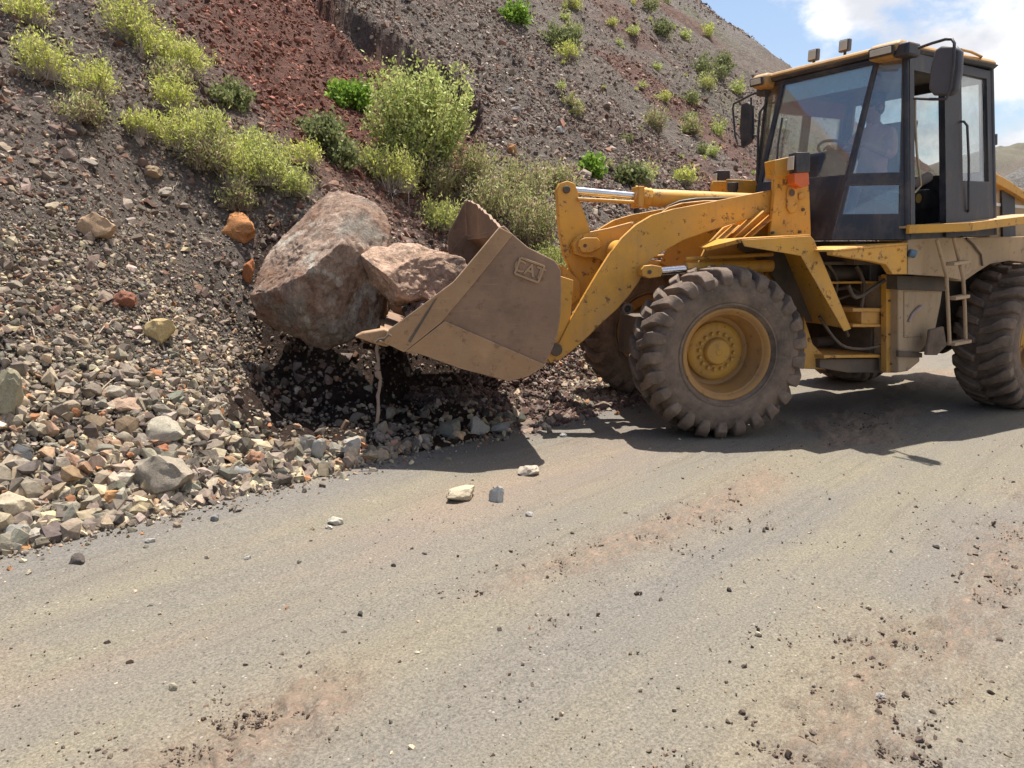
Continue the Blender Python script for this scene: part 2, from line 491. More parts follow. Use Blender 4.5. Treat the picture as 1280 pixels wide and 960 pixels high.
# ================================================================== GROUND
def in_pit(x, y, m=0.):
    fx = (x - FF.o[0]) * FF.f[0] + (y - FF.o[1]) * FF.f[1]; fs = (x - FF.o[0]) * FF.l[0] + (y - FF.o[1]) * FF.l[1]
    return (fx > .9 - m) & (fx < 4.05 + m + .2 * vnoise(x * 3, y * 3)) & (fs < 1.25 + m + .5 * vnoise(x * 4, y * 4)) & (fs > -1.9)
def soil_mat():
    m, n, b = mat('slope_soil')
    a = node(n, 'ShaderNodeAttribute', attribute_name='Col')
    f = ramp(n, noise_n(n, 5, 9, .72), .32, .68)
    c = mixc(n, f, mixc(n, 1., a.outputs['Color'], (.50, .48, .47), 'MULTIPLY'), mixc(n, 1., a.outputs['Color'], (1.5, 1.48, 1.45), 'MULTIPLY'))
    t = n.nodes.new('ShaderNodeTexCoord')
    for sc, th, lo, hi in ((24, .60, (.5, .5, .52), (1.55, 1.5, 1.45)), (9, .75, (.6, .58, .56), (1.9, 1.85, 1.8))):
        v = node(n, 'ShaderNodeTexVoronoi', {'Scale': sc}); n.links.new(t.outputs['Object'], v.inputs['Vector'])
        sp = node(n, 'ShaderNodeSeparateColor'); n.links.new(v.outputs['Color'], sp.inputs[0])
        c = mixc(n, math_n(n, 'MULTIPLY', ramp(n, sp.outputs[0], th, th + .12), ramp(n, v.outputs['Distance'], .5 , .3)), c,
                 mixc(n, sp.outputs[1], mixc(n, 1., a.outputs['Color'], lo, 'MULTIPLY'), mixc(n, 1., a.outputs['Color'], hi, 'MULTIPLY')))
    n.links.new(c, b.inputs['Base Color']); b.inputs['Roughness'].default_value = .95
    b.inputs['Specular IOR Level'].default_value = .15
    v = node(n, 'ShaderNodeTexVoronoi', {'Scale': 17}); n.links.new(t.outputs['Object'], v.inputs['Vector'])
    x = bump(n, b, v.outputs['Distance'], .9, -.05)
    x = bump(n, b, noise_n(n, 3.5, 10, .78), 1.0, .22, x)
    return m
def axis_pts(lo, hi, fine_lo, fine_hi, st, grow=1.045):
    a = list(np.arange(fine_lo, fine_hi, st)); s = st
    while a[-1] < hi: s *= grow; a.append(a[-1] + s)
    s = st; 
    while a[0] > lo: s *= grow; a.insert(0, a[0] - s)
    return np.array(a)
ts = axis_pts(-14, 120, -4.5, 9, .04, 1.02)
ns = axis_pts(-.4, 60, -.4, 5.5, .04, 1.025)
TT, NN = np.meshgrid(ts, ns, indexing='ij')
X, Y = xy(TT, NN)
Z = zt(X, Y)
V = np.stack([X, Y, Z], -1).reshape(-1, 3)
nt_, nn_ = TT.shape
I = np.arange(nt_ * nn_).reshape(nt_, nn_)
Fq = np.stack([I[:-1, :-1], I[1:, :-1], I[1:, 1:], I[:-1, 1:]], -1).reshape(-1, 4)
tf, nf = TT.ravel(), NN.ravel()
c0 = np.array([.182, .154, .136]); red = np.array([.165, .078, .060]); grn = np.array([.155, .150, .105]); tal = np.array([.075, .060, .048])
gry = np.array([.19, .172, .16])
colr = np.repeat(c0[None], len(tf), 0)
def blend(c, m): 
    global colr
    colr = colr * (1 - m[:, None]) + c[None] * m[:, None]
blend(tal, np.clip(1 - nf / 3.2, 0, 1))  # soil painted dark for the shaded gaps between rubble stones
d_, s_ = scarp_mask(tf, nf)
blend(red, sstep(0, .6, s_ * SCS * d_ + 0.3) * (1 - sstep(2.5, 6, d_)) * .85 * sstep(3, 5, nf))
blend(red, np.clip(sstep(.02, .35, fbm(tf * .28 + 31, nf * .22, 5)), 0, 1) * .6 * sstep(1.5, 4, nf))
blend(gry, sstep(0.0, .4, fbm(tf * .13 + 51, nf * .2 + 8, 5)) * sstep(10, 16, tf) * .9)
blend(grn, sstep(-.1, .4, fbm(tf * .16 + 7, nf * .22 + 2, 5)) * sstep(14, 30, tf) * .85)
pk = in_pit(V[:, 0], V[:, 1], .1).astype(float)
blend(np.array([.055, .034, .026]), pk * .9)  # dark pit earth, with shade under the boulder put into its colour
blend(np.array([.15, .09, .075]), (1 - sstep(.6, 1.2, nf)) * sstep(1.6, 2.4, tf) * .8)
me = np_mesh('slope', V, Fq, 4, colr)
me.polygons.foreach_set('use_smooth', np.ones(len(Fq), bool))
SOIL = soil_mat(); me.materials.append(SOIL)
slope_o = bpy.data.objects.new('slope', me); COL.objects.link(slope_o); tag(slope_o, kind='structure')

# ---- road: one sheet that reaches the horizon
def road_mat():
    m, n, b = mat('dusty_road')
    g = node(n, 'ShaderNodeNewGeometry')
    mpn = node(n, 'ShaderNodeMapping', {'Rotation': (0, 0, -AR)}); n.links.new(g.outputs['Position'], mpn.inputs[0])
    rot = mpn.outputs[0]
    def nz_(scale, det, rough, sc=(1, 1, 1), dist=0):
        q = node(n, 'ShaderNodeMapping', {'Scale': sc}); n.links.new(rot, q.inputs[0])
        x = node(n, 'ShaderNodeTexNoise', {'Scale': scale, 'Detail': det, 'Roughness': rough, 'Distortion': dist}); n.links.new(q.outputs[0], x.inputs['Vector']); return x.outputs['Fac']
    a = node(n, 'ShaderNodeAttribute', attribute_name='Col')
    c = a.outputs['Color']
    f = ramp(n, nz_(1.3, 7, .6, (.35, 1.3, 1)), .40, .62)
    c = mixc(n, math_n(n, 'MULTIPLY', f, .5), c, (.150, .140, .130))
    f = ramp(n, nz_(2.1, 7, .62, (.4, 1.5, 1), .4), .55, .72)
    c = mixc(n, math_n(n, 'MULTIPLY', f, .5), c, (.235, .205, .142))
    # fine grit
    sp = ramp(n, nz_(85, 5, .85), .36, .66)
    c = mixc(n, sp, mixc(n, 1., c, (.50, .50, .51), 'MULTIPLY'), mixc(n, 1., c, (1.42, 1.40, 1.38), 'MULTIPLY'))
    sp2 = ramp(n, nz_(42, 6, .80), .575, .65)
    c = mixc(n, math_n(n, 'MULTIPLY', sp2, .55), c, (.10, .09, .08))
    sp4 = math_n(n, 'MULTIPLY', ramp(n, nz_(16, 6, .75, (.5, 1.6, 1), .5), .64, .67), ramp(n, nz_(2.4, 4, .6), .48, .60))
    c = mixc(n, math_n(n, 'MULTIPLY', sp4, .6), c, (.10, .085, .07))
    v = node(n, 'ShaderNodeTexVoronoi', {'Scale': 55}); n.links.new(rot, v.inputs['Vector'])
    vs = node(n, 'ShaderNodeSeparateColor'); n.links.new(v.outputs['Color'], vs.inputs[0])
    pb = math_n(n, 'MULTIPLY', ramp(n, vs.outputs[0], .972, .98), ramp(n, v.outputs['Distance'], .30, .22))
    c = mixc(n, math_n(n, 'MULTIPLY', pb, .7), c, (.40, .37, .32))
    pb2 = math_n(n, 'MULTIPLY', ramp(n, vs.outputs[1], .93, .94), ramp(n, v.outputs['Distance'], .34, .26))
    c = mixc(n, math_n(n, 'MULTIPLY', pb2, .8), c, (.07, .065, .06))
    c = mixc(n, math_n(n, 'MULTIPLY', ramp(n, nz_(5, 8, .7, (.10, 2.2, 1), .3), .52, .70), .45), c, mixc(n, 1., c, (.62, .60, .58), 'MULTIPLY'))
    n.links.new(c, b.inputs['Base Color']); b.inputs['Roughness'].default_value = .9; b.inputs['Specular IOR Level'].default_value = .25
    x = bump(n, b, nz_(110, 4, .8), .55, .006)
    x = bump(n, b, nz_(9, 7, .65, (.5, 1, 1)), .35, .02, x)
    md = node(n, 'ShaderNodeAttribute', attribute_name='Mud')
    mf = ramp(n, math_n(n, 'ADD', md.outputs['Fac'], math_n(n, 'MULTIPLY', nz_(15, 9, .78, (.6, 1.5, 1), .1), 3.6)), 2.45, 3.0)
    mh = math_n(n, 'MULTIPLY', nz_(17, 7, .66, (.7, 1.3, 1), .2), mf)
    bump(n, b, mh, .6, .012, x)
    c = mixc(n, math_n(n, 'MULTIPLY', mf, .62), c, mixc(n, ramp(n, nz_(30, 5, .7), .35, .65), (.225, .15, .108), (.33, .235, .172)))
    pale = ramp(n, nz_(7, 6, .6, (1, 1, 1)), .735, .75)
    c = mixc(n, math_n(n, 'MULTIPLY', pale, .6), c, (.40, .37, .31))
    pit_ = math_n(n, 'MULTIPLY', mf, ramp(n, nz_(24, 7, .74, (.5, 1.6, 1), .3), .61, .64))
    c = mixc(n, math_n(n, 'MULTIPLY', pit_, .8), c, (.08, .056, .042))  # crevice shade put into the mud colour as dark specks
    n.links.new(c, b.inputs['Base Color'])
    return m
rr_ = np.geomspace(.6, 900, 520)
th = np.concatenate([np.linspace(-42, 42, 520), np.linspace(43, 317, 90)]); th = np.radians(th)
RR, TH = np.meshgrid(rr_, th, indexing='ij')
X = RR * np.sin(TH); Y = RR * np.cos(TH)
t_, n_ = tn(X, Y)
def trail(n, t, c, wd, seed):
    m = np.exp(-((n - c - .10 * fbm(t * .5 + seed, t * 0, 3)) / wd) ** 2)
    return m * sstep(-.20, .30, fbm(t * 1.1 + seed, n * 1.7, 4) + .16)
mud1 = np.clip(trail(n_, t_, -2.38, .24, 1) + sstep(2.6, 3.8, t_) * np.exp(-((n_ + 2.2) / .7) ** 2) * sstep(-.2, .25, fbm(t_ * 1.5, n_ * 2, 4)), 0, 1); mud2 = trail(n_, t_, -3.9, .34, 40)
mud3 = np.exp(-((n_ + .25) / .55) ** 2) * sstep(1.2, 2.2, t_) * sstep(-.3, .2, fbm(t_ * 1.2, n_ * 2, 4) + .05)
rip = fbm(t_ * 13, n_ * 9, 4)
near = np.clip(1.4 - RR / 12, 0, 1)
Z = 0.010 * fbm(t_ * 1.2, n_ * 2.6, 4) * near + near * (mud1 * (.006 + .045 * rip) + mud2 * (.005 + .05 * rip) + mud3 * (.02 + .09 * rip))
Z = Z - .02 * np.exp(-((n_ + 2.75) / .16) ** 2) * near * .4 + 0.003 * fbm(t_ * 16, n_ * 16, 3) * near
V = np.stack([X, Y, Z], -1).reshape(-1, 3)
a_, b_ = X.shape; I = np.arange(a_ * b_).reshape(a_, b_); I2 = np.roll(I, -1, 1)
Fq = np.stack([I[:-1], I2[:-1], I2[1:], I[1:]], -1).reshape(-1, 4)[:, ::-1]
# centre cap
V = np.vstack([V, [[0, 0, 0]]]); ci = len(V) - 1
tri = [(ci, int(I2[0, j]), int(I[0, j]), int(I[0, j])) for j in range(b_)]
tf, nf = t_.ravel(), n_.ravel()
olive = np.array([.190, .169, .126]); greyr = np.array([.158, .145, .130]); pink = np.array([.235, .175, .132]); mudc = np.array([.235, .165, .122])
colr = np.repeat(olive[None], len(tf), 0)
blend(greyr, np.clip(sstep(-.95, -.1, nf) + (np.exp(-((nf + 1.75) / .30) ** 2) * .5 + np.exp(-((nf + 2.85) / .3) ** 2) * .7 + sstep(-3.3, -3.7, nf) * .55) * sstep(-.35, .25, fbm(tf * .7 + 3, nf * 2.2, 5)), 0, 1))
blend(pink, np.exp(-((nf + 1.25) / .4) ** 2) * sstep(-.1, .35, fbm(tf * .6 + 9, nf * 1.5, 4) + .08) * .7)
blend(mudc, np.clip(mud1.ravel() * 1.1 + mud2.ravel() * .7, 0, 1) * .35)
blend(np.array([.15, .10, .08]), np.clip(mud3.ravel(), 0, 1) * .8)
colr = np.vstack([colr, olive[None]])
me = np_mesh('road', V, np.array(list(map(tuple, Fq))), 4, colr)
ma = me.attributes.new('Mud', 'FLOAT', 'POINT'); ma.data.foreach_set('value', np.append(np.clip(.92 * mud1 + .85 * mud2 + mud3, 0, 1).ravel(), 0).astype(np.float32))
me.polygons.foreach_set('use_smooth', np.ones(len(Fq), bool))
bm = bmesh.new(); bm.from_mesh(me); bm.verts.ensure_lookup_table()
ring = [bm.verts[int(i)] for i in I[0]]
f = bm.faces.new(ring); f.normal_update()
bmesh.ops.recalc_face_normals(bm, faces=bm.faces)
if bm.faces[0].normal.z < 0: bmesh.ops.reverse_faces(bm, faces=bm.faces)
bm.to_mesh(me); bm.free()
me.materials.append(road_mat())
road_o = bpy.data.objects.new('road', me); COL.objects.link(road_o); tag(road_o, kind='structure')

# ---- far hills to the right, across the valley
def hill(name, az0, az1, r0, r1, prof, col, seed):
    az = np.radians(np.linspace(az0, az1, 260)); r = np.linspace(r0, r1, 90)
    A, Rr = np.meshgrid(az, r, indexing='ij')
    k = (Rr - r0) / (r1 - r0)
    H = np.interp(np.degrees(A), [p[0] for p in prof], [p[1] for p in prof])
    X = Rr * np.sin(A); Y = Rr * np.cos(A)
    sh = np.where(k < .55, sstep(0, .55, k), 1 - .8 * sstep(.55, 1, k))
    Z = -.5 + H * sh * (1 + .25 * fbm(X / 23 + seed, Y / 23, 5)) + sh * 1.1 * fbm(X / 6 + seed, Y / 6, 4) 
    V = np.stack([X, Y, Z], -1).reshape(-1, 3); a, b = X.shape; I = np.arange(a * b).reshape(a, b)
    F_ = np.stack([I[:-1, :-1], I[1:, :-1], I[1:, 1:], I[:-1, 1:]], -1).reshape(-1, 4)[:, ::-1]
    cc = np.repeat(np.array(col[0])[None], len(V), 0)
    mk = sstep(-.15, .25, fbm(X.ravel() / 15 + seed, Y.ravel() / 15, 5))[:, None]
    cc = cc * (1 - mk) + np.array(col[1])[None] * mk
    me = np_mesh(name, V, F_, 4, cc); me.polygons.foreach_set('use_smooth', np.ones(len(F_), bool)); me.materials.append(SOIL)
    o = bpy.data.objects.new(name, me); COL.objects.link(o); tag(o, kind='structure'); return o
hill('hills', 16, 75, 160, 330, [(16, 8), (22, 16), (27, 22), (31, 27), (34, 29), (45, 44), (60, 50), (75, 40)], ((.15, .14, .11), (.18, .15, .13)), 3)
hill('far_bank', 26.5, 62, 46, 80, [(26.5, 0), (29, 5.0), (33, 7.8), (38, 9.5), (50, 8), (62, 2)], ((.20, .19, .18), (.15, .125, .11)), 13)

# ================================================================== STONES
def hull_variant(seed, npts=13, flat=.7):
    r = np.random.default_rng(seed)
    p = r.normal(size=(npts, 3)); p /= np.linalg.norm(p, axis=1)[:, None]
    p *= (r.random((npts, 1)) * .35 + .75)
    p *= np.array([1, r.uniform(.6, .95), r.uniform(.45, .8)])
    bm = bmesh.new()
    for q in p: bm.verts.new(q)
    res = bmesh.ops.convex_hull(bm, input=bm.verts)
    bmesh.ops.delete(bm, geom=[g for g in res['geom_interior'] if isinstance(g, bmesh.types.BMVert)], context='VERTS')
    bmesh.ops.triangulate(bm, faces=bm.faces); bmesh.ops.recalc_face_normals(bm, faces=bm.faces)
    bm.verts.ensure_lookup_table(); bm.verts.index_update()
    V = np.array([v.co[:] for v in bm.verts]); F_ = np.array([[v.index for v in f.verts] for f in bm.faces]); bm.free()
    return V, F_
HV = [hull_variant(i, 11) for i in range(14)] + [hull_variant(50 + i, 16) for i in range(10)]
PAL_T = np.array([[.31, .265, .205], [.22, .19, .16], [.15, .13, .11], [.38, .32, .225], [.26, .235, .195], [.34, .24, .16], [.20, .195, .165], [.29, .20, .14], [.44, .38, .29], [.33, .165, .085], [.09, .08, .072]])
PAL_T = PAL_T * np.array([1.12, 1.05, .98])
WT_T = np.array([.18, .22, .17, .09, .15, .035, .07, .035, .075, .022, .08]); WT_T /= WT_T.sum()
PAL_S = np.array([[.17, .135, .115], [.21, .18, .16], [.29, .255, .23], [.16, .10, .075], [.10, .083, .075], [.40, .37, .33]])
WT_S = np.array([.3, .25, .13, .17, .12, .03])
WT_S = WT_S / WT_S.sum()
PAL_S = PAL_S * np.array([1.14, 1.02, .93])
def rots(N):
    q = rng.normal(size=(N, 4)); q /= np.linalg.norm(q, axis=1)[:, None]
    a, b, c, d = q.T
    return np.stack([np.stack([1 - 2 * (c * c + d * d), 2 * (b * c - a * d), 2 * (b * d + a * c)], -1),
                     np.stack([2 * (b * c + a * d), 1 - 2 * (b * b + d * d), 2 * (c * d - a * b)], -1),
                     np.stack([2 * (b * d - a * c), 2 * (c * d + a * b), 1 - 2 * (b * b + c * c)], -1)], -2)
def scatter(name, P, size, pal, wts, label, cat, flat=None, sink=.25, mat_=None):
    N = len(P); vi = rng.integers(0, len(HV), N); M = rots(N)
    cols = pal[rng.choice(len(pal), N, p=wts)] * rng.uniform(.5, 1.35, (N, 1)) * rng.uniform(.95, 1.05, (N, 3))
    if cat == 'scree':
        tq, nq = tn(P[:, 0], P[:, 1]); dq, sq = scarp_mask(tq, nq)
        rq = np.clip(sstep(0, .5, sq * SCS * dq) * (1 - sstep(3, 6.5, dq)) + .5 * sstep(.05, .35, fbm(tq * .28 + 31, nq * .22, 5)), 0, 1)[:, None] * sstep(2.5, 4.5, nq)[:, None]
        cols = cols * (1 - rq + rq * np.array([.98, .56, .48]))
    Vs, Fs, Cs = [], [], []; off = 0
    for k, (v, f) in enumerate(HV):
        idx = np.where(vi == k)[0]
        if not len(idx): continue
        W = np.einsum('nij,vj->nvi', M[idx], v) * size[idx][:, None, None]
        if flat is not None: W[:, :, 2] *= flat
        W[:, :, :] += P[idx][:, None, :]
        W[:, :, 2] += (size[idx] * (.5 - sink))[:, None] * .6
        Vs.append(W.reshape(-1, 3)); Fs.append((f[None] + (np.arange(len(idx)) * len(v))[:, None, None] + off).reshape(-1, 3))
        Cs.append(np.repeat(cols[idx], len(v), 0)); off += len(idx) * len(v)
    me = np_mesh(name, np.vstack(Vs), np.vstack(Fs), 3, np.vstack(Cs)); me.materials.append(mat_ or STONE_A)
    o = bpy.data.objects.new(name, me); COL.objects.link(o); tag(o, label, cat, kind='stuff'); return o
def in_view(x, y, z, pad=60, left=60):
    dx = x; dy = y; dz = z - CAMZ
    d = dy * CF[1] + dz * CF[2]; up = dy * CU[1] + dz * CU[2]
    u = 640 + FPX * dx / d; v = 480 - FPX * up / d
    return (d > .3) & (u > -left) & (u < 1280 + pad) & (v > -pad) & (v < 960 + pad)
def tpos(N, t0, t1, n0, n1, keep=None, npow=1.0):
    t = rng.uniform(t0, t1, N); n = n0 + (n1 - n0) * rng.random(N) ** npow
    x, y = xy(t, n); z = zt(x, y, False)
    k = in_view(x, y, z, 160, 950)
    if keep is not None: k &= keep(t, n, rng.random(N))
    return np.stack([x[k], y[k], z[k]], -1)
# pile of small stones at the foot, thinning upwards
def keepT(t, n, r):
    e = 3.0 - .22 * np.maximum(t + 1, 0) + 0 * t + .7 * fbm(t, n, 3)
    p = np.where(n < e, 1, np.exp(-(n - e) / .75)); return r < p
P = tpos(105000, -6.5, 5, -.06, 5.4, keepT)
tt, nn = tn(P[:, 0], P[:, 1])
sz = np.exp(rng.normal(0, .55, len(P))) * (.0115 + .012 * np.clip(1 - nn / 1.8, 0, 1))
pit_k = ~in_pit(P[:, 0], P[:, 1]) | (rng.random(len(P)) < .12); P = P[pit_k]; sz = sz[pit_k]
scatter('rubble', P, np.clip(sz, .006, .06), PAL_T, WT_T, 'loose small rubble covering the foot of the slope', 'rubble', sink=.05)
P = tpos(38000, -6.5, 2.2, -.02, 2.6, keepT, 1.3)
tt, nn = tn(P[:, 0], P[:, 1])
sz = np.exp(rng.normal(0, .45, len(P))) * (.019 + .026 * np.clip(1 - nn / 1.5, 0, 1))
pit_k = (~in_pit(P[:, 0], P[:, 1]) | (rng.random(len(P)) < .08)) & (rng.random(len(P)) < .6); P = P[pit_k]; sz = sz[pit_k]
scatter('rubble', P, np.clip(sz, .01, .095), PAL_T, WT_T, 'coarser angular rubble among the small stones at the foot of the slope', 'rubble', sink=-.1)
# stones over the whole hillside
P = tpos(180000, -9, 14, 1.5, 14, lambda t, n, r: r < .45 + .4 * (n < 6.5) + .9 * (fbm(t * .4, n * .4, 4) + .1))
sz = np.exp(rng.normal(0, .65, len(P))) * .019
scatter('scree', P, np.clip(sz, .006, .085), PAL_S, WT_S, 'dark brown scree and clods scattered over the hillside', 'scree', sink=.5)
P = tpos(70000, 8, 60, 2, 34, lambda t, n, r: r < .25 + 1.5 * (fbm(t * .12 + 3, n * .12, 4)))
sz = np.exp(rng.normal(0, .5, len(P))) * .045
scatter('scree', P, np.clip(sz, .02, .26), PAL_S * 1.25, WT_S, 'grey scree scattered over the far part of the hillside', 'scree', sink=.5)
P = tpos(100000, 5, 30, 2, 22, lambda t, n, r: r < .5 + 1.2 * fbm(t * .3 + 3, n * .3, 4))
sz = np.exp(rng.normal(0, .6, len(P))) * .024
scatter('scree', P, np.clip(sz, .01, .12), PAL_S * 1.1, WT_S, 'dark clods and stones on the middle of the bare hillside', 'scree', sink=.45)
# churned earth between the machine and the slope
P = tpos(20000, 2.0, 5.5, -.3, 1.5, lambda t, n, r: r < .8)
P[:, 2] = np.maximum(P[:, 2], 0)
scatter('churned_earth', P, np.clip(np.exp(rng.normal(0, .5, len(P))) * .019, .008, .07), np.array([[.155, .095, .08], [.20, .145, .118], [.115, .075, .065], [.30, .25, .215]]), np.array([.4, .3, .22, .08]),
        'churned reddish earth and clods beside the front wheels', 'earth')
# strays that rolled a little way out from the foot
P = tpos(11000, -6.5, 4.5, -.42, .04, lambda t, n, r: r < np.exp(n / .13) * .8)
P[:, 2] = 0
scatter('rubble', P, np.clip(np.exp(rng.normal(0, .6, len(P))) * .011, .004, .045), PAL_T, WT_T, 'small stray stones spilled from the slope onto the road edge', 'rubble', sink=.2)
# grit and clods on the road
def rpos(N, f):
    a = np.radians(rng.uniform(-40, 40, N)); d = 1.7 * (9 / 1.7) ** rng.random(N)
    x = d * np.sin(a); y = d * np.cos(a); t, n = tn(x, y); k = (n < .05) & in_view(x, y, 0 * x) & (rng.random(N) < f(t, n))
    return np.stack([x[k], y[k], 0 * x[k]], -1)
P = rpos(42000, lambda t, n: .06 + 1.0 * np.exp(-np.abs(n) / .16))
scatter('gravel', P, np.clip(np.exp(rng.normal(0, .6, len(P))) * .0042, .0018, .02), PAL_T, WT_T, 'fine loose gravel strewn over the road', 'gravel', sink=.3)
CLOD = np.array([[.17, .12, .09], [.11, .08, .062], [.22, .165, .125]])
P = rpos(95000, lambda t, n: np.clip(1.0 * trail(n, t, -2.38, .26, 1) + .6 * trail(n, t, -3.9, .36, 40), 0, 1) * (fbm(t * 5, n * 7, 3) > -.04) + .004)
scatter('mud_clods', P, np.clip(np.exp(rng.normal(0, .65, len(P))) * .0045, .0018, .018), CLOD, np.array([.4, .3, .3]), 'crumbled brown mud clods lying in the wheel tracks', 'mud', sink=.45)

# ---- single rocks of richer shape
def ico(sub):
    bm = bmesh.new(); bmesh.ops.create_icosphere(bm, subdivisions=sub, radius=1)
    bm.verts.ensure_lookup_table(); bm.verts.index_update()
    V = np.array([v.co[:] for v in bm.verts]); F_ = np.array([[v.index for v in f.verts] for f in bm.faces]); bm.free(); return V, F_
ICO = {k: ico(k) for k in (3, 4, 6)}
def rock_mesh(name, seed, sub=4, cuts=14, mats=None, rough=.05, dmin=.62):
    V, F_ = ICO[sub]; V = V.copy(); r = np.random.default_rng(seed)
    for _ in range(cuts):
        d = r.normal(size=3); d /= np.linalg.norm(d); h = r.uniform(dmin, .92)
        k = np.maximum(V @ d - h, 0); V -= k[:, None] * d
    off = r.uniform(0, 90, 3)
    nv = np.array([mnoise.fractal(Vector(v * 2.2 + off), .9, 2.1, 5) for v in V])
    V *= (1 + rough * nv)[:, None]
    V /= np.abs(V).max(0)
    me = np_mesh(name, V, F_, 3); me.polygons.foreach_set('use_smooth', np.ones(len(F_), bool))
    me.materials.append(mats or STONE_O)
    bm = bmesh.new(); bm.from_mesh(me)
    for e in bm.edges: e.smooth = e.calc_face_angle(0) < math.radians(24)
    bm.to_mesh(me); bm.free()
    return me
RM = [rock_mesh('stone', 100 + i, 3, 12 + i % 5, rough=.07, dmin=.5) for i in range(12)]
RMB = [rock_mesh('rock', 300 + i, 4, 14, rough=.13, dmin=.52) for i in range(8)]
def put_rock(name, u, v, wpx, hpx, col, label, cat='rock', group=None, me=None, dep=.85, lift=.30, rz=None):
    P = hit(u, v + hpx * .30)
    d = depth(P); a = wpx / 2 * d / FPX; h = hpx / 2 * d / FPX
    o = bpy.data.objects.new(name, me or random.choice(RMB)); COL.objects.link(o)
    o.scale = (a, a * dep, h * 1.05); o.rotation_euler = (random.uniform(-.15, .15), random.uniform(-.15, .15), random.uniform(-.4, .4) if rz is None else rz)
    z0 = float(zt(P[0], P[1], False)) if tn(P[0], P[1])[1] > .05 else 0.
    o.location = (float(P[0]), float(P[1]) + a * dep * .3, z0 + h * (.35 + lift))
    o.color = (*col, 1); tag(o, label, cat, group); return o
ROCKS = [
 (120, 288, 46, 40, (.40, .27, .17), 'tan rock with pale crust alone on the left of the rubble slope'),
 (298, 286, 50, 44, (.44, .20, .08), 'bright orange rock just above and left of the huge boulder'),
 (309, 342, 20, 34, (.40, .15, .06), 'small upright orange red stone squeezed against the left side of the huge boulder'),
 (198, 418, 36, 34, (.46, .34, .17), 'yellowish pointed stone in the middle of the rubble slope'),
 (10, 495, 54, 66, (.34, .30, .20), 'big olive tan block cut by the left edge of the picture'),
 (156, 376, 34, 24, (.25, .11, .07), 'flat dark red stone on the rubble slope above the yellowish one'),
 (157, 508, 46, 20, (.36, .25, .18), 'long flat pinkish brown stone below the yellowish one'),
 (14, 634, 56, 38, (.46, .38, .27), 'large pale cream rock at the lower left corner of the rubble'),
 (200, 603, 80, 60, (.30, .255, .20), 'largest rough grey brown rock at the very foot of the rubble'),
 (200, 543, 62, 38, (.36, .32, .25), 'broad grey rock with tan front just above the largest grey brown one'),
 (199, 566, 24, 17, (.36, .15, .08), 'red brown stone wedged between the two broad grey rocks'),
 (134, 626, 32, 22, (.44, .24, .11), 'orange stone left of the largest grey brown rock'),
 (142, 574, 24, 24, (.36, .29, .20), 'tan cube shaped stone above the orange one'),
 (46, 538, 36, 20, (.40, .34, .25), 'cream flat stone right beside the olive tan block'),
 (26, 572, 36, 24, (.09, .09, .09), 'nearly black stone below the olive tan block'),
 (142, 492, 30, 22, (.38, .33, .26), 'light stone touching the long pinkish brown one'),
 (250, 595, 30, 18, (.38, .30, .25), 'light pinkish flat stone right behind the largest grey brown rock'),
 (300, 592, 34, 20, (.25, .24, .23), 'blue grey slab at the foot of the rubble'),
 (436, 560, 34, 28, (.40, .36, .31), 'pale block at the edge of the road near the boulder shadow'),
 (398, 566, 18, 34, (.38, .36, .32), 'pale stone standing on end left of the pale block'),
 (379, 560, 36, 30, (.26, .235, .20), 'grey brown stone beside the standing pale one'),
 (320, 575, 30, 24, (.38, .21, .13), 'orange brown stone by the road edge'),
 (50, 673, 38, 20, (.42, .37, .31), 'pale flat stone fallen onto the road edge'),
 (18, 668, 36, 30, (.33, .31, .27), 'light grey rounded stone under the cream rock'),
 (494, 558, 18, 24, (.42, .23, .16), 'small salmon stone at the edge of the bucket shadow'),
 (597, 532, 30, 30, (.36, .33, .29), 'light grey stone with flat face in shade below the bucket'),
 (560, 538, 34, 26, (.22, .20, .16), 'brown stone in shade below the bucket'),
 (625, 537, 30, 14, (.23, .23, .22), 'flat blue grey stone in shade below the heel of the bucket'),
 (205, 241, 26, 12, (.42, .36, .29), 'pale flat stone below the left shrubs'),
 (190, 218, 28, 18, (.32, .23, .15), 'brown stone under the long shrub row'),
 (108, 203, 30, 10, (.26, .22, .19), 'thin grey slab on the bare soil at left'),
 (639, 187, 14, 17, (.42, .22, .11), 'orange stone half buried in the hillside behind the bushes'),
 (700, 164, 12, 11, (.40, .38, .36), 'white stone on the hillside right of the scar'),
 (566, 70, 12, 5, (.44, .38, .32), 'thin white slab on top of the overhanging edge'),
 (637, 114, 9, 8, (.42, .39, .36), 'tiny white stone in a dark hollow of the hillside'),
 (645, 139, 14, 9, (.30, .27, .26), 'grey stone beside the big feathery bush'),
]
for i, (u, v, a, h, c, lab) in enumerate(ROCKS): put_rock('rock', u, v, a, h, c, lab, me=RMB[i % 8])
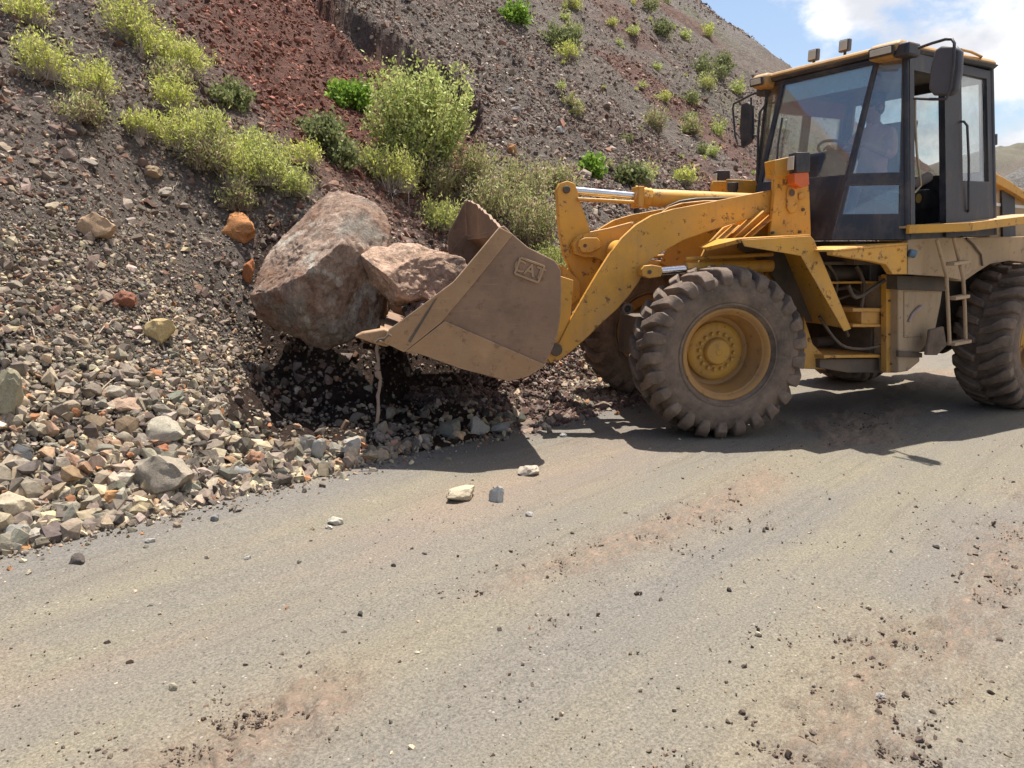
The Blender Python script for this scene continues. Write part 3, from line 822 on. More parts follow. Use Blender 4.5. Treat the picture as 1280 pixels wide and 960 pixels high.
ROADS = [
 (575, 618, 44, 20, (.50, .42, .30), 'larger cream coloured flat stone lying on the road below the bucket'),
 (621, 619, 20, 27, (.46, .45, .42), 'upright grey and white stone on the road beside the cream one'),
 (662, 588, 32, 17, (.50, .43, .34), 'cream stone on the road nearest to the bucket shadow'),
 (663, 643, 13, 7, (.36, .33, .30), 'little pale stone on the road below the upright grey one'),
 (419, 651, 22, 14, (.50, .46, .38), 'white stone on the road left of the cream one'),
 (411, 660, 10, 6, (.50, .46, .40), 'chip of white stone touching a larger white one on the road'),
 (95, 700, 24, 18, (.11, .09, .08), 'dark brown angular stone alone on the road at left'),
 (267, 648, 15, 12, (.26, .25, .24), 'grey pebble on the road under the largest grey brown rock'),
 (187, 677, 12, 8, (.42, .40, .36), 'whitish pebble on the road between the dark stone and the grey pebble'),
 (216, 860, 17, 12, (.38, .33, .24), 'beige stone on the road nearest to the camera at left'),
 (1102, 870, 14, 10, (.42, .39, .36), 'whitish stone beside the muddy track at lower right'),
 (912, 737, 8, 6, (.07, .06, .06), 'small black stone alone in the middle of the road'),
 (704, 544, 10, 8, (.42, .40, .38), 'white pebble between bucket shadow and front wheel'),
 (492, 707, 7, 5, (.08, .07, .06), 'small black pebble on the road below the white stone'),
 (450, 767, 9, 5, (.08, .07, .06), 'black pebble left of the brown mud track'),
 (1170, 684, 9, 5, (.07, .06, .055), 'dark pebble on the road at right beside the second mud track'),
 (309, 698, 9, 6, (.44, .41, .36), 'pale pebble alone on the road right of the dark brown stone'),
]
for i, (u, v, a, h, c, lab) in enumerate(ROADS): put_rock('road_stone', u, v, a, h, c, lab, cat='stone', me=RMB[(i + 3) % 8], lift=.1)
# countable stones of the talus
cnt = 0; tries = 0
while cnt < 215 and tries < 4000:
    tries += 1
    if random.random() < .72: u = random.uniform(0, 560); v = random.uniform(470, 680)
    else: u = random.uniform(0, 330); v = random.uniform(230, 480)
    P = hit(u, v); t, n = tn(P[0], P[1])
    if n < -.02 or n > 3.6 or t > 1.2: continue
    s = math.exp(random.gauss(0, .33)) * (.042 if n < 1.2 else .030) 
    s = min(s, .085)
    o = bpy.data.objects.new('loose_stone', RM[cnt % 12]); COL.objects.link(o)
    o.location = (float(P[0]), float(P[1]), float(zt(P[0], P[1], False)) + s * .35)
    o.scale = (s, s * random.uniform(.65, .95), s * random.uniform(.5, .8))
    o.rotation_euler = (random.uniform(-.6, .6), random.uniform(-.6, .6), random.uniform(0, 6.28))
    c = PAL_T[rng.choice(len(PAL_T), p=WT_T)] * random.uniform(.85, 1.25)
    o.color = (float(c[0]), float(c[1]), float(c[2]), 1)
    tag(o, 'fist sized angular stone lying among the rubble at the foot of the slope', 'stone', 'fist sized stones on the rubble slope'); cnt += 1

# ---- the two boulders
def boulder_mat(name, A, B, Cc, W, seed, wth=(.60, .68)):
    m, n, b = mat(name)
    def nn_(sc, d=6, r=.6, o=0):
        t = n.nodes.new('ShaderNodeTexCoord'); q = node(n, 'ShaderNodeMapping', {'Location': (seed + o, o, seed)}); n.links.new(t.outputs['Object'], q.inputs[0])
        x = node(n, 'ShaderNodeTexNoise', {'Scale': sc, 'Detail': d, 'Roughness': r, 'Distortion': .6}); n.links.new(q.outputs[0], x.inputs['Vector']); return x.outputs['Fac']
    c = mixc(n, ramp(n, nn_(2.2), .38, .62), A, B)
    c = mixc(n, ramp(n, nn_(1.7, 7, .6, 5), .52, .64), c, Cc)
    c = mixc(n, math_n(n, 'MULTIPLY', ramp(n, nn_(2.0, 8, .7, 11), *wth), .85), c, W)
    c = mixc(n, ramp(n, nn_(13, 10, .80, 3), .36, .64), mixc(n, 1., c, (.50, .47, .46), 'MULTIPLY'), mixc(n, 1., c, (1.45, 1.43, 1.4), 'MULTIPLY'))
    n.links.new(c, b.inputs['Base Color']); b.inputs['Roughness'].default_value = .9; b.inputs['Specular IOR Level'].default_value = .25
    x = bump(n, b, nn_(30, 9, .7), .6, .02); bump(n, b, nn_(7, 10, .75), 1.0, .09, x)
    return m
def boulder(name, outline, ctr_px, Y, dep, mat_, label, seed, cuts=26, tk=.20):
    """rock whose outline seen from the road follows the given polygon; depth dep"""
    cu, cv = ctr_px; r = ray(cu, cv); k = Y / r[1]; ctr = CAMP + r * k; d = depth(ctr)
    ang = []; rad = []
    for (u, v) in outline:
        ang.append(math.atan2(cv - v, u - cu)); rad.append(math.hypot(u - cu, v - cv) * d / FPX)
    o_ = np.argsort(ang); ang = np.array(ang)[o_]; rad = np.array(rad)[o_]
    ang = np.concatenate([ang - 2 * math.pi, ang, ang + 2 * math.pi]); rad = np.tile(rad, 3)
    V, F_ = ICO[6]; V = V.copy(); g = np.random.default_rng(seed)
    for i in range(cuts):
        q = g.normal(size=3); q /= np.linalg.norm(q); h = g.uniform(.70, .93)
        if abs(q[1]) < .3: h = max(h, .9)
        V -= np.maximum(V @ q - h, 0)[:, None] * q
    ph = np.arctan2(V[:, 2], V[:, 0]); s = np.interp(ph, ang, rad)
    W = np.stack([V[:, 0] * s, V[:, 1] * dep, V[:, 2] * s], -1)
    for i in range(int(cuts * .9)):
        q = g.normal(size=3); q /= np.linalg.norm(q); sup = W @ q; h = sup.max() * g.uniform(.58, .78)
        if q[1] > .2: continue
        if q[2] < -.25: h = sup.max() * g.uniform(.95, .99)
        if abs(q[1]) < .35: h = sup.max() * g.uniform(.90, .97)
        W -= np.maximum(sup - h, 0)[:, None] * q
    nv = np.array([mnoise.fractal(Vector(v * 2.1 + np.array([seed, 3, 5])), .95, 2.1, 6) for v in W])
    st_ = nv * 5 + (W @ np.array([.4, .3, .85])) * 4; fl_ = np.floor(st_); ter = (fl_ + sstep(.72, 1., st_ - fl_) - st_) / 9
    rv = np.array([mnoise.ridged_multi_fractal(Vector(v * 1.7 + np.array([9, seed, 2])), .9, 2.1, 4, 1.0, 2.0) for v in W])
    nrm = W / np.linalg.norm(W, axis=1)[:, None]
    vo = np.array([min(1., mnoise.voronoi(Vector(v * 2.6 + np.array([seed, 1, 7]) + a_ * .25))[0][0]) for v, a_ in zip(W, nv)])
    vf = np.array([mnoise.fractal(Vector(v * 9 + np.array([seed, 3, 5])), .8, 2.1, 5) for v in W])
    W += nrm * (nv * .018 + (rv - 1.2) * .014 + (vo - .4) * .045 + vf * .020 + ter * tk)[:, None]
    me = np_mesh(name, W, F_, 3); me.polygons.foreach_set('use_smooth', np.ones(len(F_), bool)); me.materials.append(mat_)
    o = bpy.data.objects.new(name, me); COL.objects.link(o); o.location = [float(c) for c in ctr]
    if tk > .1: o.scale = (1.04, 1, 1.11); o.location.z += .045
    tag(o, label, 'boulder'); return o
BM1 = boulder_mat('boulder_rock', (.30, .18, .125), (.44, .33, .26), (.31, .275, .235), (.58, .55, .48), 2.3, (.55, .63))
BM2 = boulder_mat('pink_rock', (.72, .50, .36), (.66, .45, .33), (.58, .42, .32), (.72, .66, .58), 7.7, (.62, .72))
boulder('boulder', [(315, 372), (317, 345), (332, 300), (352, 280), (378, 250), (400, 236), (425, 235), (445, 246), (462, 262), (486, 292), (490, 330), (484, 372), (478, 400), (462, 432), (438, 443), (405, 434), (370, 424), (338, 408), (322, 395)],
        (402, 345), 7.30, .72, BM1, 'huge reddish brown boulder with whitish patches pushed ahead of the loader bucket', 4)
boulder('boulder', [(455, 318), (485, 308), (530, 308), (560, 318), (585, 330), (592, 352), (570, 372), (540, 384), (515, 394), (497, 390), (476, 366), (463, 345)],
        (520, 350), 7.15, .50, BM2, 'flatter pinkish tan boulder resting in the mouth of the loader bucket', 9, 20, .08)
# spoil heaped in the bucket behind the pink boulder
def heap(name, fr, x0, x1, s0, s1, z0, N, size, pal, label):
    x = rng.uniform(x0, x1, N); s = rng.uniform(s0, s1, N)
    h = z0 + .30 * (1 - ((x - (x0 + x1) / 2) / ((x1 - x0) / 2)) ** 2) * (1 - ((s - (s0 + s1) / 2) / ((s1 - s0) / 2)) ** 2)
    P = fr.o[None] + fr.f[None] * x[:, None] + fr.l[None] * s[:, None]; P[:, 2] = h * rng.uniform(.82, 1, N)
    return scatter(name, P, np.clip(np.exp(rng.normal(0, .45, N)) * size, .01, .12), pal, np.ones(len(pal)) / len(pal), label, 'earth')
heap('bucket_spoil', FF, 1.75, 2.6, -1.2, .15, 1.08, 2600, .045, np.array([[.20, .14, .12], [.26, .18, .15], [.15, .12, .11], [.32, .28, .25]]), 'reddish spoil and small rocks heaped inside the loader bucket')
# ================================================================== PLANTS
def plant_mesh(name, seed, h, wd, n_st, n_lf, leaf, cols, stem_c, dead=0, spread=.5, lower=.35, curl=.3, narrow=.28, base_r=.35):
    """stems fan out of a base of radius base_r*wd; leaves sit along their upper part; dead = leafless grey twigs hanging below"""
    g = np.random.default_rng(seed)
    V, F_, C = [], [], []; off = 0
    def add(v, f, c):
        nonlocal off
        V.append(v); F_.append(f + off); C.append(c); off += len(v)
    stems = []
    lobes = g.uniform(-.5, .5, (max(3, int(n_st / 12)), 2)) * wd * base_r * 1.6
    for i in range(n_st + dead):
        lb = lobes[g.integers(len(lobes))]
        r0 = wd * base_r * .25 * math.sqrt(g.random()); a0 = g.uniform(0, 6.283)
        b = np.array([lb[0] + r0 * math.cos(a0), lb[1] + r0 * math.sin(a0), 0.])
        isd = i >= n_st
        az = g.uniform(0, 6.283); tilt = abs(g.normal(0, spread)) + (.5 if isd else 0)
        L_ = h * g.uniform(.55, 1.0) * (1 - .35 * min(1, np.hypot(*lb) / (wd * .5 + 1e-6))) * (.6 if isd else 1)
        d = np.array([math.sin(tilt) * math.cos(az), math.sin(tilt) * math.sin(az), math.cos(tilt)])
        pts = []
        for k in range(6):
            q = k / 5
            p = b + d * L_ * q + np.array([0, 0, (-.35 if isd else curl) * L_ * q * q * (1 - d[2] * .6)]) + g.normal(0, .012 * h, 3) * q
            pts.append(p)
        pts = np.array(pts)
        rx = abs(pts[:, :2]).max() * 2 / wd
        if rx > 1.1: pts[:, :2] *= 1.1 / rx
        stems.append((pts, isd))
        r = (.0035 + .004 * h) * (1 if not isd else .7)
        tri = np.array([[1, 0, 0], [-.5, .87, 0], [-.5, -.87, 0]]) * r
        vs = (pts[:, None] + tri[None] * np.linspace(1, .35, 6)[:, None, None]).reshape(-1, 3)
        fs = []
        for k in range(5):
            for j in range(3):
                a_, b_ = k * 3 + j, k * 3 + (j + 1) % 3
                fs.append((a_, b_, b_ + 3, a_ + 3))
        sc = np.array(stem_c) * g.uniform(.7, 1.35)
        add(vs, np.array(fs), np.repeat(sc[None], len(vs), 0))
    live = [s for s, dd in stems if not dd]
    si = g.integers(0, len(live), n_lf); q = lower + (1 - lower) * g.random(n_lf) ** .75
    A = np.array(live)[si]; f = q * 5; k = np.minimum(f.astype(int), 4); fr_ = (f - k)[:, None]
    ar = np.arange(n_lf)
    base = A[ar, k] * (1 - fr_) + A[ar, k + 1] * fr_ + g.normal(0, leaf * .7, (n_lf, 3))
    d = g.normal(size=(n_lf, 3)) + np.array([0, 0, .9]); d /= np.linalg.norm(d, axis=1)[:, None]
    s = np.cross(d, g.normal(size=(n_lf, 3))); s /= np.linalg.norm(s, axis=1)[:, None]
    ll = leaf * g.uniform(.6, 1.3, (n_lf, 1)); lw = ll * narrow
    v = np.stack([base, base + d * ll * .5 + s * lw, base + d * ll, base + d * ll * .5 - s * lw], 1).reshape(-1, 3)
    fs = np.arange(n_lf * 4).reshape(-1, 4)
    cols = np.array(cols); cc = cols[g.integers(0, len(cols), n_lf)] * g.uniform(.7, 1.25, (n_lf, 1))
    add(v, fs, np.repeat(cc, 4, 0))
    me = np_mesh(name, np.vstack(V), np.vstack(F_), 4, np.vstack(C)); me.materials.append(LEAF); return me
YG = [(.52, .56, .11), (.66, .66, .19), (.40, .46, .09), (.60, .57, .24)]
BG = [(.22, .36, .05), (.30, .45, .07), (.15, .26, .04)]
PG = [(.46, .52, .17), (.60, .63, .25), (.35, .42, .12), (.50, .51, .20)]
DRY = [(.58, .48, .28), (.40, .46, .15), (.46, .50, .20), (.48, .40, .22), (.38, .30, .18), (.32, .36, .12), (.55, .46, .28), (.26, .31, .10)]
OLV = [(.22, .25, .10), (.30, .31, .14), (.17, .20, .08)]
GT = (.46, .39, .34)
def put_plant(u, v, wpx, hpx, style, label, name='shrub', cat='shrub', group=None, mesh=None, dens=1.0):
    P = hit(u, v); d = depth(P); W = wpx * d / FPX; H = hpx * d / FPX
    if mesh is None:
        n = int(dens * {'euph': .48, 'dry': .55, 'grass': .6}.get(style, 1) * min(16000, 85 * wpx * hpx / 90 + 700)); leaf = float(np.clip(.0056 * d, .022, .09))
        kw = dict(
            euph=dict(cols=YG, stem_c=GT, n_st=int(90 * dens), dead=260, spread=.62, lower=.38, narrow=.15),
            bright=dict(cols=BG, stem_c=(.16, .13, .08), n_st=60, dead=8, spread=.75, lower=.2, narrow=.38),
            feather=dict(cols=PG, stem_c=(.22, .2, .12), n_st=170, dead=30, spread=.48, lower=.12, narrow=.26),
            dry=dict(cols=DRY, stem_c=(.30, .23, .17), n_st=150, dead=120, spread=.6, lower=.10, narrow=.14),
            olive=dict(cols=OLV, stem_c=(.2, .16, .13), n_st=60, dead=30, spread=.8, lower=.2, narrow=.32),
            grass=dict(cols=YG + PG, stem_c=(.33, .29, .20), n_st=120, dead=60, spread=.55, lower=.25, narrow=.12))[style]
        me = plant_mesh(name, int(u * 7 + v), H, W, leaf=leaf, n_lf=n, **kw)
        o = bpy.data.objects.new(name, me)
    else:
        o = bpy.data.objects.new(name, mesh); o.scale = (W, W, H); o.rotation_euler = (0, 0, random.uniform(0, 6.28))
    COL.objects.link(o); o.location = (float(P[0]), float(P[1]), float(zt(P[0], P[1], False)) - .02)
    tag(o, label, cat, group); return o
PL = [
 (26, 28, 66, 42, 'euph', 'yellow green shrub cut off by the top left corner'),
 (60, 100, 60, 62, 'euph', 'yellow green shrub on bare soil nearest to the left edge'),
 (112, 122, 62, 56, 'euph', 'yellow green shrub with grey dead twigs, right half of the leftmost pair'),
 (160, 55, 50, 66, 'euph', 'tall yellow green shrub at the top of the long diagonal row'),
 (197, 78, 60, 60, 'euph', 'yellow green shrub second from the top in the diagonal row'),
 (238, 98, 58, 50, 'euph', 'yellow green shrub with dark twigs third in the diagonal row'),
 (214, 140, 66, 46, 'euph', 'fresh green shrub in the middle left, below the diagonal row'),
 (172, 170, 48, 36, 'euph', 'low green tuft with dead stems left of the middle shrub'),
 (228, 190, 80, 56, 'euph', 'wide yellow green shrub in the centre of the left thicket'),
 (262, 215, 72, 60, 'dry', 'dry shrub of grey straw under the left thicket'),
 (292, 232, 66, 62, 'euph', 'pale green shrub over dry stalks above the orange rock'),
 (335, 232, 70, 60, 'grass', 'pale grassy tuft at the right end of the left thicket'),
 (372, 245, 50, 40, 'grass', 'thin grassy tuft just above the huge boulder'),
 (290, 132, 46, 34, 'olive', 'flat olive bush on bare soil right of the diagonal row'),
 (402, 178, 78, 36, 'olive', 'low spreading grey green bush left of the feathery shrub'),
 (438, 136, 56, 36, 'bright', 'small rounded bright green bush left of the feathery shrub'),
 (525, 212, 118, 138, 'feather', 'largest shrub, tall feathery pale green with upright branches'),
 (494, 240, 66, 62, 'euph', 'green shrub with dead twigs at the foot of the feathery one'),
 (462, 215, 40, 34, 'grass', 'small pale tuft left of the feathery shrub foot'),
 (255, 175, 60, 44, 'grass', 'pale loose tuft between the olive bush and the left thicket'),
 (318, 200, 66, 42, 'grass', 'wide loose pale tuft above the grassy right end of the left thicket'),
 (300, 262, 50, 40, 'dry', 'grey dead scrub right above the orange rock'),
 (372, 205, 56, 34, 'euph', 'low yellow green cushion below the spreading grey green bush'),
 (425, 205, 44, 32, 'olive', 'dark olive cushion left of the small pale tuft'),
 (95, 150, 66, 40, 'dry', 'grey tangle of dead stems under the leftmost pair of shrubs'),
 (215, 108, 60, 34, 'dry', 'grey tangle of dead stems under the diagonal row'),
 (560, 245, 60, 50, 'dry', 'tan brush in front of the foot of the feathery shrub'),
 (552, 288, 58, 44, 'grass', 'light green grass clump behind the far corner of the bucket'),
 (590, 232, 62, 60, 'dry', 'dry tan bush right beside the feathery shrub'),
 (620, 275, 76, 70, 'dry', 'straw coloured scrub directly above the bucket rim'),
 (668, 305, 80, 76, 'dry', 'straw coloured scrub behind the top of the bucket near the yellow lever'),
 (655, 250, 76, 60, 'dry', 'mixed green and tan scrub higher up behind the lever'),
 (700, 240, 56, 40, 'dry', 'tan scrub with dark hollow behind the upper end of the lever'),
 (690, 345, 50, 44, 'grass', 'green tuft between bucket back and yellow lever'),
 (645, 28, 32, 26, 'bright', 'small round green bush high on the slope near the top edge'),
 (700, 62, 46, 34, 'olive', 'olive bush with dark base high on the slope'),
 (708, 75, 30, 24, 'euph', 'yellow green tuft over the dark base high on the slope'),
 (744, 222, 26, 28, 'bright', 'small lime green bush above the chrome rod'),
 (788, 228, 34, 26, 'olive', 'dark olive bush above the yellow cylinder'),
 (806, 228, 26, 24, 'grass', 'pale tuft right of the dark olive bush'),
 (857, 232, 26, 26, 'euph', 'yellow green bush above the middle of the lift arm'),
 (820, 165, 26, 36, 'dry', 'yellowish dry tuft in the middle of the bare slope'),
 (862, 168, 28, 22, 'dry', 'round straw coloured tuft in the middle of the bare slope'),
 (829, 46, 22, 22, 'olive', 'olive bush near the top edge left of the skyline'),
 (905, 88, 22, 24, 'olive', 'olive bush near the skyline left of the cab roof'),
 (884, 112, 28, 20, 'grass', 'pale tuft left of the far cab mirror'),
]
for (u, v, a, h, st, lab) in PL: put_plant(u, v, a, h, st, lab)
TM = [plant_mesh('small_tuft', 900 + i, 1.0, 1.0, n_st=14, n_lf=420, leaf=.14, cols=c, stem_c=(.25, .2, .15), dead=10, spread=.7, lower=.15, narrow=.3)
      for i, c in enumerate((YG, OLV, PG, DRY))]
k = 0
while k < 62:
    if k < 75: u = random.uniform(700, 985); v = random.uniform(0, 235)
    else: u = random.uniform(240, 1000); v = random.uniform(0, 320)
    if v < (u - 868) * .7 + 12 or (280 < u < 600 and v < 110 and random.random() < .8): continue
    P = hit(u, v)
    if depth(P) > 110: continue
    a = 6 + 22 * random.random() ** 2.2; put_plant(u, v, a, a * random.uniform(.6, 1.1), 'x', 'tiny scattered green tuft on the bare hillside', 'small_tuft', 'tuft', 'tiny tufts scattered over the hillside', mesh=random.choice(TM)); k += 1
# dry stalks lying over the rubble
def stalk(px, r, label):
    pts = []
    for (u, v) in px:
        P = hit(u, v); pts.append(np.array([P[0], P[1], float(zt(P[0], P[1], False)) + .035]))
    Q = []
    for a, b in zip(pts[:-1], pts[1:]):
        for k_ in range(4): Q.append(a + (b - a) * k_ / 4 + rng.normal(0, .006, 3))
    Q.append(pts[-1])
    o = MB().tube(Q, list(np.linspace(r, r * .5, len(Q))), 6).build('dry_stalk', STRAW, origin=Q[0], smooth=50); tag(o, label, 'dry stalk')
STRAW = simple('straw', (.46, .38, .30), .9)
stalk([(97, 522), (120, 500), (147, 478)], .006, 'pale dry stalk lying beside the long pinkish brown stone')
stalk([(40, 415), (50, 435), (60, 442)], .004, 'short pale stalk on the upper rubble at the left edge')
stalk([(125, 422), (140, 408), (160, 400)], .004, 'dry stalk left of the yellowish pointed stone')
stalk([(173, 430), (188, 415), (183, 398), (176, 388)], .004, 'forked dry stalk touching the yellowish pointed stone')
stalk([(242, 636), (256, 622), (270, 612)], .005, 'dry stalk leaning on the stones at the road edge')
stalk([(60, 440), (80, 446), (92, 450)], .003, 'thin pale straw on the rubble above the olive tan block')
stalk([(208, 256), (214, 245), (222, 232)], .004, 'dry stalk under the left thicket')
# ================================================================== WHEEL LOADER
LO = FF.w(0, 0, 0)
loader = empty('wheel_loader', LO)
tag(loader, 'dusty yellow articulated wheel loader with black cab, lifting boulders at the slope', 'wheel loader')
def part(mb, name, m, parent=None, smooth=35, bevel=.006, label=None):
    """a part whose points are given in the place's own metres"""
    p = parent or loader
    o = mb.build(name, m, None, smooth=smooth, bevel=bevel, label=label)
    W = p; off = Vector((0, 0, 0))
    while W: off += W.location; W = W.parent
    o.data.transform(Matrix.Translation(-off)); o.parent = p
    return o
# ---------------- wheels
def lug(mb, a, sg, R0, jit):
    st = [(.015, .740, .66, 8.5, 3.0), (.12, .738, .66, 5.5, 3.7), (.20, .728, .65, 1.5, 4.4), (.245, .705, .63, 0, 4.9), (.278, .655, .615, 0, 4.9), (.277, .60, .595, 0, 4.4), (.262, .575, .57, 0, 3.4)]
    vs = []; n = len(st)
    for i, (wv, Ro, Ri, o, hw) in enumerate(st):
        wi = wv if i < 3 else wv - .035
        for (ww, R, hh) in ((wv, Ro, hw * .86), (wi, Ri, hw)):
            for sgn in (-1, 1):
                t = math.radians(a + o + sgn * hh + jit.uniform(-.6, .6)); r_ = R + (jit.uniform(-.014, .004) if R == Ro else 0)
                vs.append((sg * ww, r_ * math.cos(t), r_ * math.sin(t)))
    fs = []
    for i in range(n - 1):
        b = 4 * i; c = b + 4
        fs += [(b, b + 1, c + 1, c), (b + 2, c + 2, c + 3, b + 3), (b, c, c + 2, b + 2), (b + 1, b + 3, c + 3, c + 1)]
    fs += [(0, 2, 3, 1), (4 * n - 4, 4 * n - 3, 4 * n - 1, 4 * n - 2)]
    mb.add(vs, fs)
jit = random.Random(5)
ty = MB()
half = [(.0, .672), (.12, .670), (.20, .655), (.245, .625), (.262, .575), (.268, .52), (.262, .46), (.24, .415), (.215, .390), (.19, .372)]
prof = [(-a, b) for a, b in half[::-1]] + half[1:]
ty.lathe((0, 0, 0), (1, 0, 0), prof, 96)
for sg in (1, -1):
    for q in (.545, .425): ty.lathe((0, 0, 0), (1, 0, 0), [(sg * (.258 if q < .5 else .263), q + .008), (sg * (.272 if q > .5 else .262), q), (sg * (.258 if q < .5 else .263), q - .008)], 96)
NL = 25
for i in range(NL):
    lug(ty, i * 360 / NL, 1, 0, jit); lug(ty, (i + .5) * 360 / NL, -1, 0, jit)
def wheel(name_o, pos, axis, spin):
    W = empty('wheel', Vector([float(c) for c in pos]) - loader.location, loader)
    q = Vector([float(c) for c in axis]).to_track_quat('X', 'Z')
    W.rotation_mode = 'QUATERNION'; W.rotation_quaternion = q @ Matrix.Rotation(spin, 4, 'X').to_quaternion()
    return W
def wheel_parts(W, first=None):
    if first:
        for ch in first.children:
            c = ch.copy(); COL.objects.link(c); c.parent = W
        return
    def sub(mb, name, m, smooth=40, bevel=.004):
        o = mb.build(name, m, None, smooth=smooth, bevel=bevel); o.parent = W; return o
    sub(ty, 'tyre', TYRE, 38, .010)
    rim = MB().lathe((0, 0, 0), (1, 0, 0), [(-.2, .30), (-.215, .392), (.195, .396), (.222, .392), (.228, .378), (.218, .366), (.205, .352), (.188, .346), (.180, .334), (.10, .322), (.06, .305), (-.035, .298), (-.045, .28), (-.045, .01)], 72)
    sub(rim, 'rim', RIMM)
    hub = MB().lathe((0, 0, 0), (1, 0, 0), [(-.044, .255), (-.02, .25), (-.005, .228), (.0, .20), (.004, .122), (.022, .118), (.045, .110), (.055, .10), (.06, .03), (.068, .024), (.068, .001)], 64)
    sub(hub, 'hub', YELH)
    for i in range(16):
        a = 2 * math.pi * i / 16
        b = MB().lathe((0, 0, 0), (1, 0, 0), [(-.004, .021), (.004, .021), (.005, .015), (.024, .014), (.027, .009), (.027, .001)], 12)
        o = sub(b, 'lug_nut', DARK if False else YELH, 40, 0); o.location = (.003, .158 * math.cos(a), .158 * math.sin(a))
WS = []
for fr, x, s in ((FF, 0, .93), (FF, 0, -.93), (RF, -1.64, .93), (RF, -1.64, -.93)):
    sg = 1 if s > 0 else -1
    Wh = wheel('wheel', fr.w(x, s, .72), fr.l * sg, random.uniform(0, 6)); wheel_parts(Wh, WS[0] if WS else None); WS.append(Wh)
# ---------------- bucket
BS = 1.35
def PX(l, s, fr=FF): return fr.pts(l, s)
outline = PX([(486, 412), (520, 388), (567, 352), (600, 313), (624, 284), (630, 282), (640, 292), (660, 309), (680, 319), (694, 326), (701, 337), (702, 365), (701, 392), (697, 420), (686, 447), (678, 460), (660, 470), (637, 476), (627, 475), (577, 461), (527, 443), (478, 428)], BS)
bucket = empty('bucket', (0, 0, 0), loader)
mb = MB().slab(FF, outline, BS - .035, BS); part(mb, 'side_plate', STEEL, bucket)
mb = MB().slab(FF, outline, -BS, -BS + .035); part(mb, 'side_plate', STEEL, bucket)
for s0, s1 in ((BS + .001, BS + .02),):
    st1 = PX([(486, 412), (567, 352), (624, 284), (641, 293), (596, 349), (552, 402), (505, 440), (480, 428)], BS)
    part(MB().slab(FF, st1, s0, s1), 'wear_strip', STEELT, bucket, bevel=.004)
    st2 = PX([(556, 401), (620, 429), (682, 456), (660, 470), (637, 476), (577, 461), (527, 443), (508, 438)], BS)
    part(MB().slab(FF, st2, s0, s1 - .003), 'wear_strip', STEELT, bucket, bevel=.004)
    st3 = PX([(543, 374), (547, 371), (513, 428), (510, 426)], BS)
    part(MB().slab(FF, st3, s1 - .004, s1 + .005), 'weld_seam', DARK, bucket, bevel=0)
# shell: floor, heel and back
shell = PX([(478, 427), (527, 443), (577, 461), (627, 475), (640, 475), (660, 469), (677, 459), (686, 445), (695, 420), (699, 392), (700, 365), (699, 340), (692, 329), (680, 322), (660, 312), (640, 295), (630, 285)], BS)
def offset_in(p, t):
    c = np.mean(np.array(p), 0); q = []
    for i, a in enumerate(p):
        d = np.array(p[min(i + 1, len(p) - 1)]) - np.array(p[max(i - 1, 0)]); nn2 = np.array([-d[1], d[0]]); nn2 /= np.linalg.norm(nn2)
        if nn2 @ (c - np.array(a)) < 0: nn2 = -nn2
        q.append(tuple(np.array(a) + nn2 * t))
    return q
inn = offset_in(shell, .03)
part(MB().slab(FF, shell + inn[::-1], -BS + .036, BS - .036), 'bucket_shell', STEEL, bucket)
# cutting edge and the corner tooth
lip = shell[0]; l2 = shell[1]
e = np.array(lip) - np.array(l2); e /= np.linalg.norm(e); nn3 = np.array([-e[1], e[0]]); nn3 = nn3 if nn3[1] > 0 else -nn3
a0 = np.array(l2) + e * .04; tip = np.array(lip) + e * .03
part(MB().slab(FF, [tuple(a0 - nn3 * .02), tuple(tip - nn3 * .006), tuple(tip + nn3 * .006), tuple(a0 + nn3 * .001)], -BS + .05, BS + .01), 'cutting_edge', STEELT, bucket, bevel=.003)
for sy in (BS - .07,):
    T = PX([(443, 421), (452, 416), (480, 411), (492, 416), (494, 428), (483, 434), (465, 429)], sy + .06)
    part(MB().slab(FF, T, sy - .05, sy + .06), 'tooth', STEELT, bucket, bevel=.012)
part(MB().tube([FF.w(*[PX([q], BS + .07)[0][0], BS + .07, PX([q], BS + .07)[0][1]]) for q in [(470, 428), (474, 424), (481, 423), (486, 418), (489, 420)]], .008, 8), 'tooth_pin', DARK, bucket, bevel=0)
# torn spill guard standing on the rim
top = shell[-1]; g = MB(); k = 26; A = []; B = []
prof_s = np.linspace(BS - .02, -BS + .06, k)
hh = np.interp(prof_s, [-BS, -.6, .2, .8, BS], [.36, .30, .19, .09, .0]) + np.array([random.uniform(-.012, .012) for _ in prof_s])
low = shell[-4]
fro = [FF.w(top[0] + .002, s, top[1] - .05) for s in prof_s]; tp = [FF.w(top[0] + .05 * 0 + .03, s, top[1] + h) for s, h in zip(prof_s, hh)]
A = [FF.w(top[0] + .012, s, top[1] - .06) for s in prof_s] + tp[::-1]
B = [p - FF.f * .022 for p in A]
g.prism(A, B); part(g, 'spill_guard', STEEL, bucket, bevel=0)
fg = [(top[0] - .02, top[1] - .1), (top[0] + .03, top[1] + .36), (top[0] + .10, top[1] + .22), (top[0] + .22, top[1] + .0), (top[0] + .22, top[1] - .35), (top[0] - .05, top[1] - .35)]
part(MB().slab(FF, fg, -BS - .001, -BS + .034), 'spill_guard', STEEL, bucket, bevel=0)
